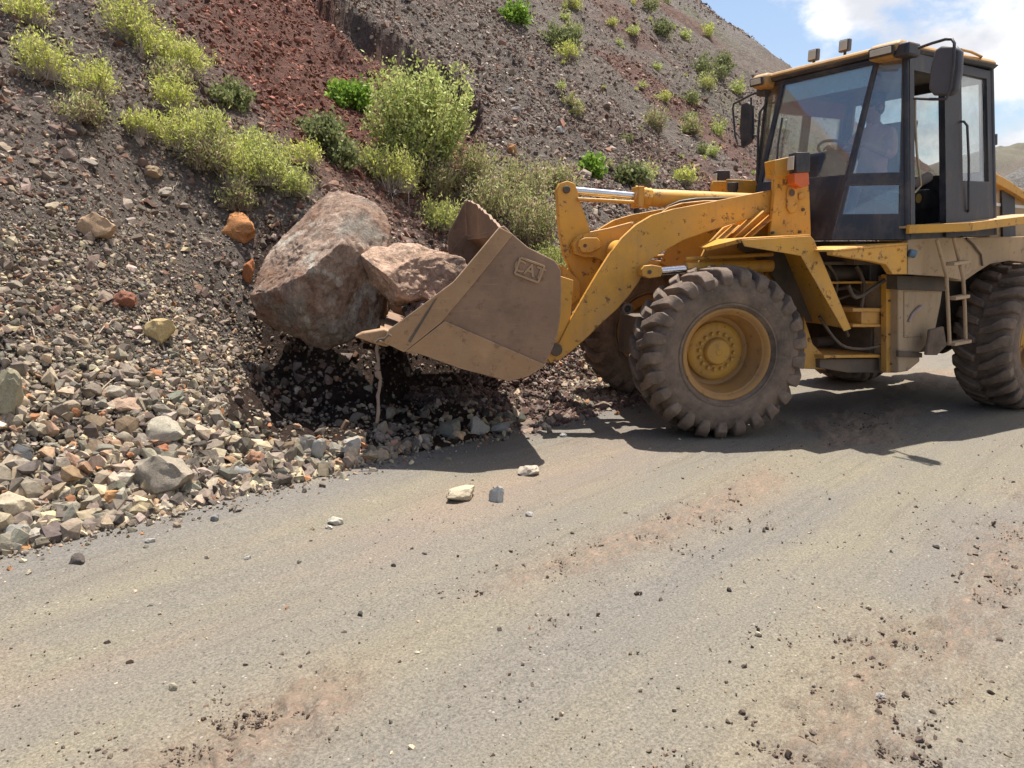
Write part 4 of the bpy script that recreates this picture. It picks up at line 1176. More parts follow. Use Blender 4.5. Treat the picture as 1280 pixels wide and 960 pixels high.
# raised cast badge with letters
bq = PX([(650, 322), (680, 333), (672, 353), (643, 342)], BS)
part(MB().slab(FF, bq, BS + .0005, BS + .008), 'badge_plate', STEEL, bucket, bevel=.002)
fr4 = [np.array(p) for p in bq]
for i in range(4):
    a, b = fr4[i], fr4[(i + 1) % 4]; dd = (b - a) / np.linalg.norm(b - a); no = np.array([-dd[1], dd[0]]) * .008
    part(MB().slab(FF, [tuple(a - no), tuple(b - no), tuple(b + no), tuple(a + no)], BS + .001, BS + .022), 'badge_rim', STEELT, bucket, bevel=.002)
def lettering(txt, fr, x, z, s, size, ang, m, parent, name, depth_=.004, outward=1, xs=1.0):
    """text standing on the plane s of a frame, reading from the front of the machine to the back"""
    cu = bpy.data.curves.new(name, 'FONT'); cu.body = txt; cu.size = size; cu.extrude = depth_; cu.offset = size * .012
    cu.align_x = 'CENTER'; cu.align_y = 'CENTER'
    tmp = bpy.data.objects.new(name, cu); COL.objects.link(tmp)
    dg = bpy.context.evaluated_depsgraph_get(); me = bpy.data.meshes.new_from_object(tmp.evaluated_get(dg)); bpy.data.objects.remove(tmp)
    ex = Vector(-fr.f); ey = Vector((0, 0, 1)); ez = Vector(fr.l)
    c, sn = math.cos(ang), math.sin(ang)
    ax = ex * c + ey * sn; ay = -ex * sn + ey * c
    M = Matrix((ax * xs, ay, ez)).transposed().to_4x4(); M.translation = Vector(fr.w(x, s, z)) - loader.location
    me.transform(M); me.materials.clear(); me.materials.append(m)
    o = bpy.data.objects.new(name, me); COL.objects.link(o); o.parent = parent; return o
cb = np.mean(np.array(bq), 0)
bd = np.array(bq[1]) - np.array(bq[0])
lettering('CAT', FF, cb[0], cb[1], BS + .010, .125, math.atan2(bd[1], -bd[0]), STEELT, bucket, 'cast_lettering', .007)
# hinge brackets at the back of the bucket
for s in (.55, -.55, .08, -.08):
    b4 = PX([(700, 345), (716, 350), (712, 400), (700, 440), (680, 455), (690, 420), (697, 380)], .55) if abs(s) > .3 else PX([(700, 330), (722, 352), (722, 372), (700, 390)], 0)
    part(MB().slab(FF, b4, s - .03, s + .03), 'bracket', YEL, bucket)
# ---------------- lift arms
armpx = [(972, 236), (930, 244), (880, 254), (842, 261), (815, 269), (795, 281), (778, 297), (762, 318), (745, 345), (728, 374), (712, 402), (698, 430), (688, 440), (684, 448), (688, 454), (700, 450), (716, 438), (735, 421), (753, 403), (771, 387), (786, 370), (799, 352), (806, 336), (814, 324), (830, 314), (855, 300), (883, 290), (925, 277), (963, 266), (985, 262), (990, 245)]
ar = PX(armpx, .60)
for s0, s1 in ((.54, .60), (-.60, -.54)):
    arm = part(MB().slab(FF, ar, s0, s1), 'lift_arm', YEL, bevel=.005)
    pc = FF.xz(783, 387, .6)
    bossx, bossz = FF.xz(784, 386, .6)
    if s0 > 0:
        # lug with a hole under the arm, plus weld line
        rg = [(.05 * math.cos(a), .05 * math.sin(a)) for a in np.linspace(0, 2 * math.pi, 25)[:-1]]
        part(MB().lathe(FF.w(bossx, .50, bossz), FF.l, [(0, .05), (.115, .05), (.12, .03), (.06, .03), (.06, .001)], 28), 'pin_boss', DARK, arm)
    part(MB().lathe(FF.w(*[ar[12][0] - .05, s0 - .02, ar[12][1] + .02]), FF.l, [(0, .001), (0, .055), (.10, .055), (.10, .001)], 28), 'pivot_pin', DARK, arm)
# cross member between the arms carrying the tilt lever
hx, hz = FF.xz(731, 307, .14)
part(MB().tube([FF.w(hx - .30, -.55, hz - .05), FF.w(hx - .30, .55, hz - .05)], .10, 24), 'cross_tube', YEL)
cbk = PX([(719, 318), (716, 305), (722, 295), (735, 291), (770, 284), (800, 276), (830, 285), (800, 320), (770, 335), (745, 322), (730, 322)], .14)
for s0, s1 in ((.075, .14), (-.14, -.075)):
    part(MB().slab(FF, cbk, s0, s1), 'lever_bracket', YEL)
part(MB().tube([FF.w(hx, .141, hz), FF.w(hx, .165, hz)], .075, 28), 'pivot_boss', YEL)
pinp = PX([(722, 307), (724, 300), (731, 297), (746, 297), (752, 303), (751, 310), (738, 316), (728, 316)], .18)
part(MB().slab(FF, pinp, .166, .185), 'pin_retainer', YEL, bevel=.005)
part(MB().tube([FF.w(*[FF.xz(731, 307, .18)[0], .186, FF.xz(731, 307, .18)[1]]), FF.w(*[FF.xz(731, 307, .18)[0], .189, FF.xz(731, 307, .18)[1]])], .017, 16), 'pin_hole', DARK, bevel=0)
lev = PX([(697, 247), (696, 238), (700, 229), (709, 226), (718, 229), (722, 238), (724, 250), (731, 268), (738, 290), (748, 300), (752, 318), (748, 345), (735, 368), (726, 372), (722, 352), (713, 336), (705, 318), (700, 290), (698, 268)], 0.05)
lv = part(MB().slab(FF, lev, -.055, .055), 'tilt_lever', YEL)
tx, tz = FF.xz(708, 237, .06)
part(MB().tube([FF.w(tx, -.075, tz), FF.w(tx, .075, tz)], .035, 20), 'lever_pin', DARK, lv)
lnk = PX([(700, 352), (716, 346), (735, 355), (733, 368), (715, 385), (700, 392)], .0)
part(MB().slab(FF, PX([(694, 372), (700, 358), (726, 346), (738, 356), (735, 368), (704, 388), (695, 384)], 0), -.05, .05), 'tilt_link', YEL)
# tilt cylinder
def at(u, v, s, fr=FF):
    x, z = fr.xz(u, v, s); return fr.w(x, s, z)
p0, p1, p2, p3 = at(716, 238, 0), at(800, 246, 0), at(806, 247, 0), at(975, 254, 0)
tcy = part(MB().tube([p2, p3], .082, 28), 'tilt_cylinder', YEL)
part(MB().tube([p0, p1], .036, 24), 'piston_rod', CHROME, tcy, bevel=0)
gl = (p2 - p1) / np.linalg.norm(p2 - p1)
part(MB().tube([p1 - gl * .06, p1 + gl * .10], [.098, .098], 8), 'cylinder_gland', YEL, tcy)
part(MB().box(FF, FF.xz(797, 246, 0)[0] - .03, FF.xz(797, 246, 0)[0] + .03, -.11, .11, p1[2] - .10, p1[2] + .09), 'cylinder_gland', YEL, tcy)
part(MB().tube([at(722, 249, .07), at(760, 251, .07), at(792, 253, .07)], .018, 10), 'sensor_rod', YEL, tcy, bevel=0)
part(MB().tube([at(828, 265, .12), at(836, 258, .12), at(850, 252, .12), at(870, 249, .12), at(905, 248, .12), at(930, 250, .12)], .014, 10), 'hydraulic_hose', DARK, tcy, bevel=0)
part(MB().tube([at(828, 266, .16), at(836, 260, .16), at(852, 255, .16), at(880, 252, .16), at(925, 252, .16)], .012, 10), 'hydraulic_hose', YEL, tcy, bevel=0)
for dx in (-.03, .02, .06):
    part(MB().lathe(p1 + gl * (.02 + dx) + np.array([0, 0, .09]) , (0, 0, 1), [(0, .001), (0, .016), (.028, .016), (.028, .001)], 8), 'fitting', DARK, tcy, bevel=0)
# ---------------- front frame
fpl = PX([(872, 332), (884, 306), (905, 284), (935, 272), (962, 262), (966, 240), (967, 212), (1008, 214), (1012, 240), (1014, 296), (1016, 360), (1004, 420), (960, 420), (900, 345)], .50)
ffr = part(MB().slab(FF, fpl, .46, .50).slab(FF, fpl, -.50, -.46), 'front_frame', YEL)
# tower ears
ear = PX([(967, 218), (970, 210), (1000, 210), (1009, 222), (1012, 240), (1014, 294), (962, 297), (965, 270), (968, 240)], .68)
part(MB().slab(FF, ear, .63, .68), 'tower_plate', YEL)
part(MB().slab(FF, [(x, z) for x, z in ear], -.68, -.63), 'tower_plate', YEL)
part(MB().slab(FF, PX([(968, 200), (991, 195), (993, 214), (990, 222), (970, 222)], .69), .50, .69), 'tower_cap', YEL, bevel=.008)
pr = PX([(984, 240), (986, 233), (992, 231), (997, 235), (998, 258), (994, 266), (988, 267), (984, 260)], .70)
part(MB().slab(FF, pr, .681, .70), 'pin_retainer', YEL)
part(MB().tube([at(990, 241, .705), at(990, 241, .703) + FF.l * .006], .03, 18), 'pin_hole', DARK, bevel=0)
part(MB().tube([at(1001, 245, .69), at(1001, 245, .69) + FF.l * .02], .03, 14), 'pin_boss', YEL)
for (u, v) in ((1000, 290), (966, 291), (1004, 262)):
    part(MB().tube([at(u, v, .69) - FF.l * .012, at(u, v, .69) + FF.l * .008], .014, 8), 'bolt', DARK, bevel=0)
for a, b in (((905, 300), (948, 262)), ((925, 300), (962, 268)), ((880, 312), (915, 282))):
    P_, Q_ = at(*a, .52), at(*b, .52); part(MB().plate([P_, Q_, Q_ + FF.l * .16, P_ + FF.l * .16], .012), 'frame_rib', YEL)
part(MB().box(FF, -.55, .45, -.46, .46, .55, .95), 'front_frame', DARK, ffr)
part(MB().tube([FF.w(0, -.7, .72), FF.w(0, -.35, .72), FF.w(0, -.2, .72), FF.w(0, .2, .72), FF.w(0, .35, .72), FF.w(0, .7, .72)], [.15, .16, .27, .27, .16, .15], 24), 'front_axle', DARK)
# lift cylinders
for sg in (1, -1):
    s = .56 * sg if sg < 0 else .68
    a0_, a1_, a2_, a3_ = at(812, 340, .68), at(828, 338, .68), at(857, 336, .68), at(965, 332, .68)
    dd = FF.l * (s - .68)
    cy = part(MB().tube([a2_ + dd, a3_ + dd], .055, 24), 'lift_cylinder', YEL)
    part(MB().tube([a0_ + dd, a2_ + dd + (a3_ - a2_) * .1], .036, 20), 'piston_rod', CHROME, cy, bevel=0)
    ey = PX([(803, 345), (802, 337), (806, 332), (815, 331), (827, 333), (829, 340), (826, 346), (812, 348)], .74)
    part(MB().slab(FF, ey, s - .05, s + .06), 'cylinder_eye', YEL, cy)
    if sg > 0: part(MB().tube([at(812, 340, .745), at(812, 340, .745) + FF.l * .004], .018, 14), 'pin_hole', DARK, cy, bevel=0)
    part(MB().tube([a2_ + dd + np.array([0, 0, .085]), a3_ + dd + np.array([0, 0, .10])], .018, 10), 'hydraulic_pipe', YEL, cy, bevel=0)
# fenders
for sg in (1, -1):
    S1 = 1.15; S0 = .62
    e1, e2, e3, e4 = FF.xz(880, 309, .75), FF.xz(926, 298, S1), FF.xz(1013, 293, S1), FF.xz(1061, 411, S1)
    th_ = .018
    path = [e1, e2, e3, e4]
    F1 = MB()
    m_ = sg
    F1.prism([FF.w(e1[0], .62 * m_, e1[1]), FF.w(e1[0], .80 * m_, e1[1]), FF.w(e2[0], S1 * m_, e2[1]), FF.w(e2[0], S0 * m_, e2[1])],
             [FF.w(e1[0], .62 * m_, e1[1] - th_), FF.w(e1[0], .80 * m_, e1[1] - th_), FF.w(e2[0], S1 * m_, e2[1] - th_), FF.w(e2[0], S0 * m_, e2[1] - th_)])
    F1.slab(FF, [e2, e3, (e3[0], e3[1] - th_), (e2[0], e2[1] - th_)], S0 * m_, S1 * m_)
    F1.slab(FF, [e3, e4, (e4[0] + .018, e4[1]), (e3[0] + .018, e3[1] - .004)], S0 * m_, S1 * m_)
    fd = part(F1, 'fender', YEL, bevel=.003)
    lipp = PX([(926, 300), (1012, 295), (1016, 299), (1063, 411), (1054, 414), (1000, 320), (984, 317), (930, 308)], S1)
    part(MB().slab(FF, lipp, (S1 + .001) * m_, (S1 + .014) * m_), 'fender_lip', YEL, fd, bevel=.003)
    l2_ = [(e1[0], e1[1] + .002), (e2[0], e2[1] - .002), (e2[0], e2[1] - .035), (e1[0], e1[1] - .035)]
    part(MB().prism([FF.w(x, s_ * m_, z) for (x, z), s_ in zip(l2_, (.802, S1 + .001, S1 + .001, .802))], [FF.w(x, s_ * m_, z) for (x, z), s_ in zip(l2_, (.814, S1 + .014, S1 + .014, .814))]), 'fender_lip', YEL, fd, bevel=.002)
    # inner wall of the wheel arch
    wall = PX([(926, 300), (1013, 295), (1060, 410), (1000, 400), (960, 330), (925, 310)], .66)
    part(MB().slab(FF, wall, (S0 - .02) * m_, S0 * m_), 'arch_panel', DARK, fd, bevel=0)
tri = PX([(1005, 395), (1016, 430), (1033, 448), (1033, 462), (1005, 461)], .72)
part(MB().slab(FF, tri, .66, .72), 'guard_plate', YEL)
# headlights and signals on the front towers
for sg in (1, -1):
    hl0 = PX([(995, 190), (1013, 190), (1013, 215), (996, 216)], .85)
    hd = part(MB().slab(FF, hl0, .72 * sg, .85 * sg), 'headlight', BLACKP, bevel=.008)
    part(MB().box(FF, hl0[0][0] + .001, hl0[0][0] + .012, min(.735 * sg, .835 * sg), max(.735 * sg, .835 * sg), hl0[2][1] + .02, hl0[0][1] - .03), 'lens', LENS, hd, bevel=.003)
    ts_ = PX([(993, 216), (1011, 215), (1012, 231), (1002, 235), (993, 229)], .84)
    part(MB().slab(FF, ts_, .72 * sg, .84 * sg), 'turn_signal', ORANGE, bevel=.006)
# ---------------- joint between the halves
def RX(l, s): return RF.pts(l, s)
yp = RX([(1108, 343), (1122, 341), (1122, 464), (1108, 466)], .62)
rear = part(MB().slab(RF, yp, .56, .62), 'rear_frame', YEL)
bm_ = RX([(1078, 387), (1110, 387), (1110, 407), (1078, 407)], .55)
part(MB().slab(RF, bm_, -.3, .54), 'frame_beam', YEL)
part(MB().slab(RF, RX([(1066, 385), (1110, 385), (1110, 390), (1066, 390)], .56), -.3, .56), 'hinge_plate', YEL)
part(MB().slab(RF, RX([(1066, 405), (1110, 405), (1110, 409), (1066, 409)], .56), -.3, .56), 'hinge_plate', YEL)
hp = at(1075, 397, .45, RF)
part(MB().lathe(hp - np.array([0, 0, .09]), (0, 0, 1), [(0, .001), (0, .06), (.03, .06), (.04, .075), (.07, .06), (.11, .06), (.14, .075), (.15, .06), (.19, .06), (.19, .001)], 24), 'hinge_pin', DARK)
part(MB().tube([at(1018, 341, .35, RF), at(1066, 341, .35, RF), at(1108, 341, .35, RF)], .075, 20), 'steering_cylinder', DARK)
part(MB().slab(RF, RX([(1088, 329), (1112, 329), (1112, 352), (1088, 352)], .5), .30, .50), 'steering_bracket', BLACKP)
part(MB().slab(RF, RX([(1030, 352), (1110, 351), (1110, 354), (1030, 355)], .5), -.5, .5), 'frame_shelf', YEL)
part(MB().slab(RF, RX([(1030, 327), (1110, 327), (1110, 331), (1030, 331)], .5), -.5, .5), 'frame_shelf', DARK)
part(MB().tube([at(1018, 428, 0, RF), at(1040, 426, 0, RF), at(1052, 424, 0, RF), at(1058, 424, 0, RF), at(1075, 422, 0, RF), at(1110, 420, 0, RF)], [.05, .05, .075, .12, .12, .07], 20), 'driveshaft', DARK)
part(MB().slab(RF, RX([(1030, 444), (1110, 443), (1110, 447), (1030, 448)], .55), -.55, .55), 'frame_shelf', YEL)
part(MB().slab(RF, RX([(1025, 449), (1122, 448), (1122, 466), (1060, 466), (1025, 460)], .5), -.5, .5), 'belly_plate', DARK)
part(MB().box(RF, -.12, .0, -.5, .45, .5, 1.5), 'bulkhead', DARK)
part(MB().box(RF, -.5, .75, -.62, -.56, .5, 1.6), 'bulkhead', DARK)
part(MB().box(RF, -2.5, -.1, -.45, .45, .55, 1.35), 'rear_chassis', DARK)
part(MB().tube([RF.w(-1.64, -.7, .72), RF.w(-1.64, -.35, .72), RF.w(-1.64, -.2, .72), RF.w(-1.64, .2, .72), RF.w(-1.64, .35, .72), RF.w(-1.64, .7, .72)], [.15, .16, .27, .27, .16, .15], 24), 'rear_axle', DARK)
for i_, pts_ in enumerate([[(1018, 352), (1040, 362), (1062, 360), (1085, 372), (1108, 366)], [(1020, 362), (1044, 374), (1070, 368), (1090, 380), (1108, 378)], [(1022, 372), (1040, 392), (1052, 402), (1060, 420)],
                          [(1035, 330), (1046, 350), (1044, 380), (1052, 410)], [(1070, 332), (1080, 356), (1076, 386)], [(1024, 396), (1050, 430), (1080, 436), (1106, 430)], [(1060, 356), (1070, 372), (1094, 358), (1106, 350)]]):
    raw = [at(u, v, .30 + .05 * i_, RF) for u, v in pts_]; Q_ = []
    for k_ in range(len(raw) - 1):
        for t_s in (0, .25, .5, .75):
            pm = raw[max(k_ - 1, 0)]; pn = raw[min(k_ + 2, len(raw) - 1)]; a_, b_ = raw[k_], raw[k_ + 1]
            Q_.append(.5 * ((2 * a_) + (-pm + b_) * t_s + (2 * pm - 5 * a_ + 4 * b_ - pn) * t_s ** 2 + (-pm + 3 * a_ - 3 * b_ + pn) * t_s ** 3))
    Q_.append(raw[-1]); part(MB().tube(Q_, .013 if i_ % 2 else .018, 8), 'hydraulic_hose', DARK, bevel=0)
for (u, v) in ((1112, 352), (1118, 352), (1112, 376), (1118, 376), (1112, 418), (1118, 418), (1114, 455), (1119, 455)):
    part(MB().tube([at(u, v, .621, RF), at(u, v, .634, RF)], .011, 6), 'bolt', DARK, rear, bevel=0)
for (u, v) in ((1124, 312), (1129, 326), (1124, 338), (1108, 322), (1088, 317)):
    part(MB().tube([at(u, v, .921, RF), at(u, v, .932, RF)], .011, 6), 'bolt', YEL, rear, bevel=0)
# tank box behind the yellow post
tb = RX([(1123, 345), (1180, 350), (1176, 380), (1168, 420), (1150, 440), (1150, 452), (1135, 464), (1123, 466)], .70)
tk = part(MB().slab(RF, tb, .30, .70), 'fuel_tank', TAN, bevel=.012)
part(MB().slab(RF, RX([(1130, 364), (1154, 365), (1154, 420), (1130, 422)], .705), .701, .708), 'tank_door', TAN, tk, bevel=.002)
part(MB().tube([at(1136, 402, .72, RF), at(1141, 392, .72, RF), at(1152, 383, .73, RF)], [.012, .014, .02], 8), 'door_latch', CLOTH, tk, bevel=0)
part(MB().slab(RF, RX([(1122, 438), (1152, 441), (1152, 447), (1122, 446)], .72), .701, .73), 'tank_step', DARK, tk)
part(MB().slab(RF, RX([(1122, 344), (1182, 346), (1182, 364), (1122, 362)], .73), .60, .73), 'dark_valance', DARK)
# step plate under the cab
sp_ = RX([(1041, 313), (1060, 309), (1134, 304), (1134, 343), (1116, 343), (1108, 331), (1090, 327), (1041, 319)], .92)
part(MB().slab(RF, sp_, .86, .92), 'cab_sill', YEL)
sq = RX([(1041, 312), (1134, 303), (1134, 306), (1041, 315)], .92)
part(MB().slab(RF, sq, .45, .93), 'cab_sill', YEL)
tp_ = RX([(1135, 298), (1180, 297), (1216, 297), (1228, 312), (1230, 330), (1200, 350), (1182, 346), (1135, 343)], .90)
part(MB().slab(RF, tp_, .84, .90), 'side_panel', TAN)
part(MB().tube([at(1136, 316, .92, RF), at(1144, 318, .95, RF)], .035, 14), 'step_light', simple('dull_blue', (.10, .17, .25), .6))
part(MB().tube([at(1208, 298, .915, RF), at(1216, 305, .915, RF), at(1226, 318, .915, RF), at(1228, 332, .915, RF)], .01, 8), 'hydraulic_hose', DARK, bevel=0)
fw_ = RX([(1182, 298), (1300, 295), (1300, 330), (1262, 326), (1238, 330), (1222, 340), (1205, 352), (1190, 350)], .80)
part(MB().slab(RF, fw_, .50, .80), 'rear_arch_panel', TAN)
# platform beside the cab
pf = empty('platform', (0, 0, 0), loader)
def edge3(u, v, s): return at(u, v, s, RF)
A_ = [edge3(1137, 281, .95), edge3(1216, 278, 1.2), edge3(1282, 270, 1.2)]; d_last = A_[2] - A_[1]; A_[2] = A_[1] + d_last * 1.75
hgt = np.array([0, 0, .075])
for a, b in zip(A_[:-1], A_[1:]):
    part(MB().prism([a, b, b - hgt, a - hgt], [p - RF.l * .03 for p in (a, b, b - hgt, a - hgt)]), 'edge_beam', YEL, pf, bevel=.004)
ctr_ = [a - RF.l * (.25 if i == 0 else .5) for i, a in enumerate(A_)]
for i in range(2):
    q = [A_[i] - hgt * .12 - RF.l * .03, A_[i + 1] - hgt * .12 - RF.l * .03, ctr_[i + 1] - hgt * .12, ctr_[i] - hgt * .12]
    part(MB().prism(q, [p - np.array([0, 0, .02]) for p in q]), 'deck_plate', TAN, pf, bevel=0)
# ladder
ld = empty('ladder', (0, 0, 0), loader)
LS = 1.06
for rail in ([(1171, 300), (1177, 322), (1183, 345), (1185, 385), (1187, 430)], [(1192, 297), (1198, 322), (1204, 348), (1206, 385), (1207, 424)]):
    part(MB().tube([at(u, v, LS, RF) for u, v in rail], .016, 10), 'rail', TAN, ld, bevel=0)
for a, b in (((1186, 330), (1206, 327)), ((1188, 373), (1206, 370)), ((1187, 430), (1208, 426))):
    p, q = at(*a, LS, RF), at(*b, LS, RF)
    part(MB().plate([p - RF.l * .03, q - RF.l * .03, q + RF.l * .05, p + RF.l * .05], .03), 'rung', TAN, ld, bevel=.004)
part(MB().slab(RF, RX([(1163, 412), (1180, 408), (1184, 432), (1172, 444), (1158, 444)], .85), .82, .85), 'mud_flap', TYRE, bevel=.01)
# hood
hd_ = RX([(1236, 222), (1250, 222), (1282, 242)], .62) + [(-2.35, 2.06), (-2.95, 2.0), (-3.05, 1.85), (-3.05, 1.15), (-2.4, 1.15)] + RX([(1236, 330)], .62)
hood = part(MB().slab(RF, hd_, -.62, .62), 'engine_hood', TAN, bevel=.015)
rl = [(1232, 213), (1246, 217), (1262, 226), (1282, 240), (1310, 254)]
lo = [(1310, 262), (1280, 249), (1260, 237), (1244, 228), (1232, 226)]
part(MB().slab(RF, RX(rl + lo, .70), .56, .70), 'hood_rail', YEL, hood, bevel=.006)
part(MB().slab(RF, RX([(1252, 238), (1268, 240), (1270, 330), (1254, 330)], .64), .621, .645), 'hood_grille', BLACKP, hood, bevel=.003)
part(MB().slab(RF, RX([(1236, 256), (1240, 256), (1240, 272), (1236, 272)], .64), .621, .635), 'hood_latch', BLACKP, hood, bevel=0)
s_a, s_b = RX([(1240, 253), (1300, 256.5)], .63); part(MB().slab(RF, [s_a, (-2.95, s_b[1] - .03), (-2.95, s_b[1] - .06), (s_a[0], s_a[1] - .03)], .621, .628), 'hood_stripe', WHITE, hood, bevel=0)
lx, lz = RF.xz(1291, 249, .63)
lettering('930', RF, lx, lz, .628, .17, 0, WHITE, hood, 'hood_lettering', .003, xs=1.0)
part(MB().slab(RF, [(-2.45, .72), (-3.0, .78), (-3.15, 1.0), (-3.12, 1.45), (-2.45, 1.3)], -.95, .95), 'counterweight', TAN, hood, bevel=.03)
# ---------------- cab
cab = empty('cab', (0, 0, 0), loader)
ZT = 3.24
nFT, nFB, nPT, nPB, nRT, nRB = (.33, .52, ZT), (.74, .50, 1.67), (.29, .75, ZT), (.27, .90, 1.67), (-.99, .75, ZT - .02), (-1.07, .90, 1.72)
def Wp(p, far=False): return RF.w(p[0], -p[1] if far else p[1], p[2])
def bil(c, a, b):   # c = TL TR BR BL ; a along, b down
    t = c[0] * (1 - a) + c[1] * a; u = c[3] * (1 - a) + c[2] * a; return t * (1 - b) + u * b
def panel(c, av, bv, glass, name, m=BLACKP, t=.035):
    """a framed panel: cells of the grid av x bv, the listed ones are panes"""
    f = MB(); n = np.cross(c[1] - c[0], c[3] - c[0]); n /= np.linalg.norm(n)
    for i in range(len(av) - 1):
        for j in range(len(bv) - 1):
            q = [bil(c, av[i], bv[j]), bil(c, av[i + 1], bv[j]), bil(c, av[i + 1], bv[j + 1]), bil(c, av[i], bv[j + 1])]
            if (i, j) in glass: continue
            f.prism([p - n * t / 2 for p in q], [p + n * t / 2 for p in q])
    fo = part(f, name, m, cab, bevel=0, smooth=None)
    for (i, j) in glass:
        q = [bil(c, av[i], bv[j]), bil(c, av[i + 1], bv[j]), bil(c, av[i + 1], bv[j + 1]), bil(c, av[i], bv[j + 1])]
        part(MB().prism([p - n * .003 for p in q], [p + n * .003 for p in q]), 'window_pane', GLASS, cab, bevel=0, smooth=None)
    return fo
W_ = lambda p: Wp(p); Ff = lambda p: Wp(p, True)
panel([Ff(nFT), W_(nFT), W_(nFB), Ff(nFB)], [0, .03, .975, 1], [0, .03, .64, 1], [(1, 1)], 'front_panel')
panel([W_(nFT), W_(nPT), W_(nPB), W_(nFB)], [0, .06, .90, 1], [0, .03, .635, .70, .86, 1], [(1, 1), (1, 3)], 'corner_panel')
panel([Ff(nFT), Ff(nPT), Ff(nPB), Ff(nFB)], [0, .06, .90, 1], [0, .03, .64, .70, .86, 1], [(1, 1), (1, 3)], 'corner_panel')
# near side: open doorway, dark middle post, rear side window
def sidepts(far): g_ = Ff if far else W_; return [g_(nPT), g_(nRT), g_(nRB), g_(nPB)]
cN = sidepts(False)
xa = lambda u: None
panel(cN, [0.0, .045], [0, 1], [], 'door_post', t=.07)
panel(cN, [.045, .42], [0, .09], [], 'door_header', t=.06)
panel(cN, [.40, .60], [.06, .995], [], 'middle_post', t=.06)
panel(cN, [.60, .93, 1.0], [0, .05, .67, 1], [(0, 1)], 'rear_side_panel', t=.05)
panel(sidepts(True), [0, .06, .46, .54, .94, 1], [0, .05, .64, 1], [(1, 1), (3, 1)], 'far_side_panel')
panel([W_(nRT), Ff(nRT), Ff(nRB), W_(nRB)], [0, .06, .94, 1], [0, .06, .60, 1], [(1, 1)], 'rear_panel')
part(MB().tube([W_(nRT) + np.array([0, 0, .02]), W_(nRB)], .035, 14), 'rear_post', BLACKP, cab, bevel=0)
part(MB().tube([W_(nPT), W_(nPB)], .03, 14), 'front_post', BLACKP, cab, bevel=0)
part(MB().tube([at(1240, 168, .80, RF), at(1240, 182, .80, RF)], .045, 14), 'window_latch', BLACKP, cab)
# floor
part(MB().prism([W_(nFB), W_(nPB), W_(nRB), Ff(nRB), Ff(nPB), Ff(nFB)], [p + np.array([0, 0, .05]) for p in (W_(nFB), W_(nPB), W_(nRB), Ff(nRB), Ff(nPB), Ff(nFB))]), 'cab_floor', BLACKP, cab, bevel=0)
# lower skirts under the windscreen
part(MB().box(RF, -1.0, .55, -.6, .6, 1.45, 1.66), 'cab_base', DARK, cab)
# roof
rf = [(.40, .60), (.34, .80), (-1.0, .83), (-1.06, .78)]
rp_ = rf + [(x, -y) for x, y in rf[::-1]]
part(MB().prism([RF.w(x * .97, y * .97, ZT + .0) for x, y in rp_], [RF.w(x, y, ZT + .035) for x, y in rp_]), 'roof_rail', BLACKP, cab, bevel=.01)
r2 = MB().prism([RF.w(x + .02, y * .99, ZT + .036) for x, y in rp_], [RF.w(x * .97, y * .95, ZT + .085) for x, y in rp_])
roof = part(r2, 'roof', ROOFM, cab, bevel=.02)
for sg in (1, -1):
    pod = part(MB().slab(RF, [(.26, ZT - .05), (.45, ZT - .045), (.475, ZT + .05), (.42, ZT + .085), (.22, ZT + .09)], (.50 if sg > 0 else -.82), (.80 if sg > 0 else -.62)), 'roof_lamp_pod', ROOFM, cab, bevel=.03)
    s0_, s1_ = (.55, .75) if sg > 0 else (-.79, -.66)
    part(MB().slab(RF, [(.468, ZT - .035), (.486, ZT - .035), (.496, ZT + .045), (.478, ZT + .045)], s0_ - .02, s1_ + .02), 'lamp_bezel', BLACKP, cab, bevel=.01)
    part(MB().slab(RF, [(.487, ZT - .02), (.494, ZT - .02), (.503, ZT + .03), (.496, ZT + .03)], s0_, s1_), 'lamp_lens', LENS, cab, bevel=.008)
for (u, v) in ((1017, 69), (1056, 57)):
    s_, z_ = RF.sz(u, v, .25)
    b = part(MB().box(RF, .22, .27, s_ - .055, s_ + .055, z_ - .055, z_ + .055), 'work_light', MIRB, bevel=.012)
    part(MB().box(RF, .271, .279, s_ - .042, s_ + .042, z_ - .042, z_ + .042), 'lens', LENS, b, bevel=.004)
    part(MB().tube([RF.w(.24, s_, z_ - .05), RF.w(.24, s_, ZT + .07)], .014, 8), 'lamp_stalk', BLACKP, b, bevel=0)
# roof grab loop at the back
part(MB().tube([at(1201, 62, .8, RF), at(1214, 65, .8, RF), at(1227, 71, .8, RF), at(1222, 76, .8, RF)], .012, 8), 'roof_rail_loop', YEL, cab, bevel=0)
# sun strip with sky reflection painted pale on windscreen; shade on far windows
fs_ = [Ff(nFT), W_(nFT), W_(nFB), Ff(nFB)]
STRIP = glass_mat('tinted_glare_strip', (.75, .92, .88), .25, .30, (.50, .72, .68))
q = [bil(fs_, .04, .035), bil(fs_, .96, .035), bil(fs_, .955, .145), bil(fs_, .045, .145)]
q = [p - RF.f * .02 for p in q]; part(MB().plate(q, .004), 'tinted_glare_strip', STRIP, cab, bevel=0)
sf = sidepts(True)
q = [p + RF.l * .04 for p in (bil(sf, .07, .05), bil(sf, .93, .05), bil(sf, .93, .15), bil(sf, .07, .17))]
part(MB().plate(q, .006), 'sun_shade', REDC, cab, bevel=0)
part(MB().prism([RF.w(x * .9, y * .9, ZT - .03) for x, y in rp_], [RF.w(x * .9, y * .9, ZT - .01) for x, y in rp_]), 'headliner', BLACKP, cab, bevel=0)
# wiper
part(MB().tube([RF.w(.60, -.30, 2.30), RF.w(.53, -.36, 2.60), RF.w(.47, -.38, 2.85)], .010, 8), 'wiper', BLACKP, cab, bevel=0)
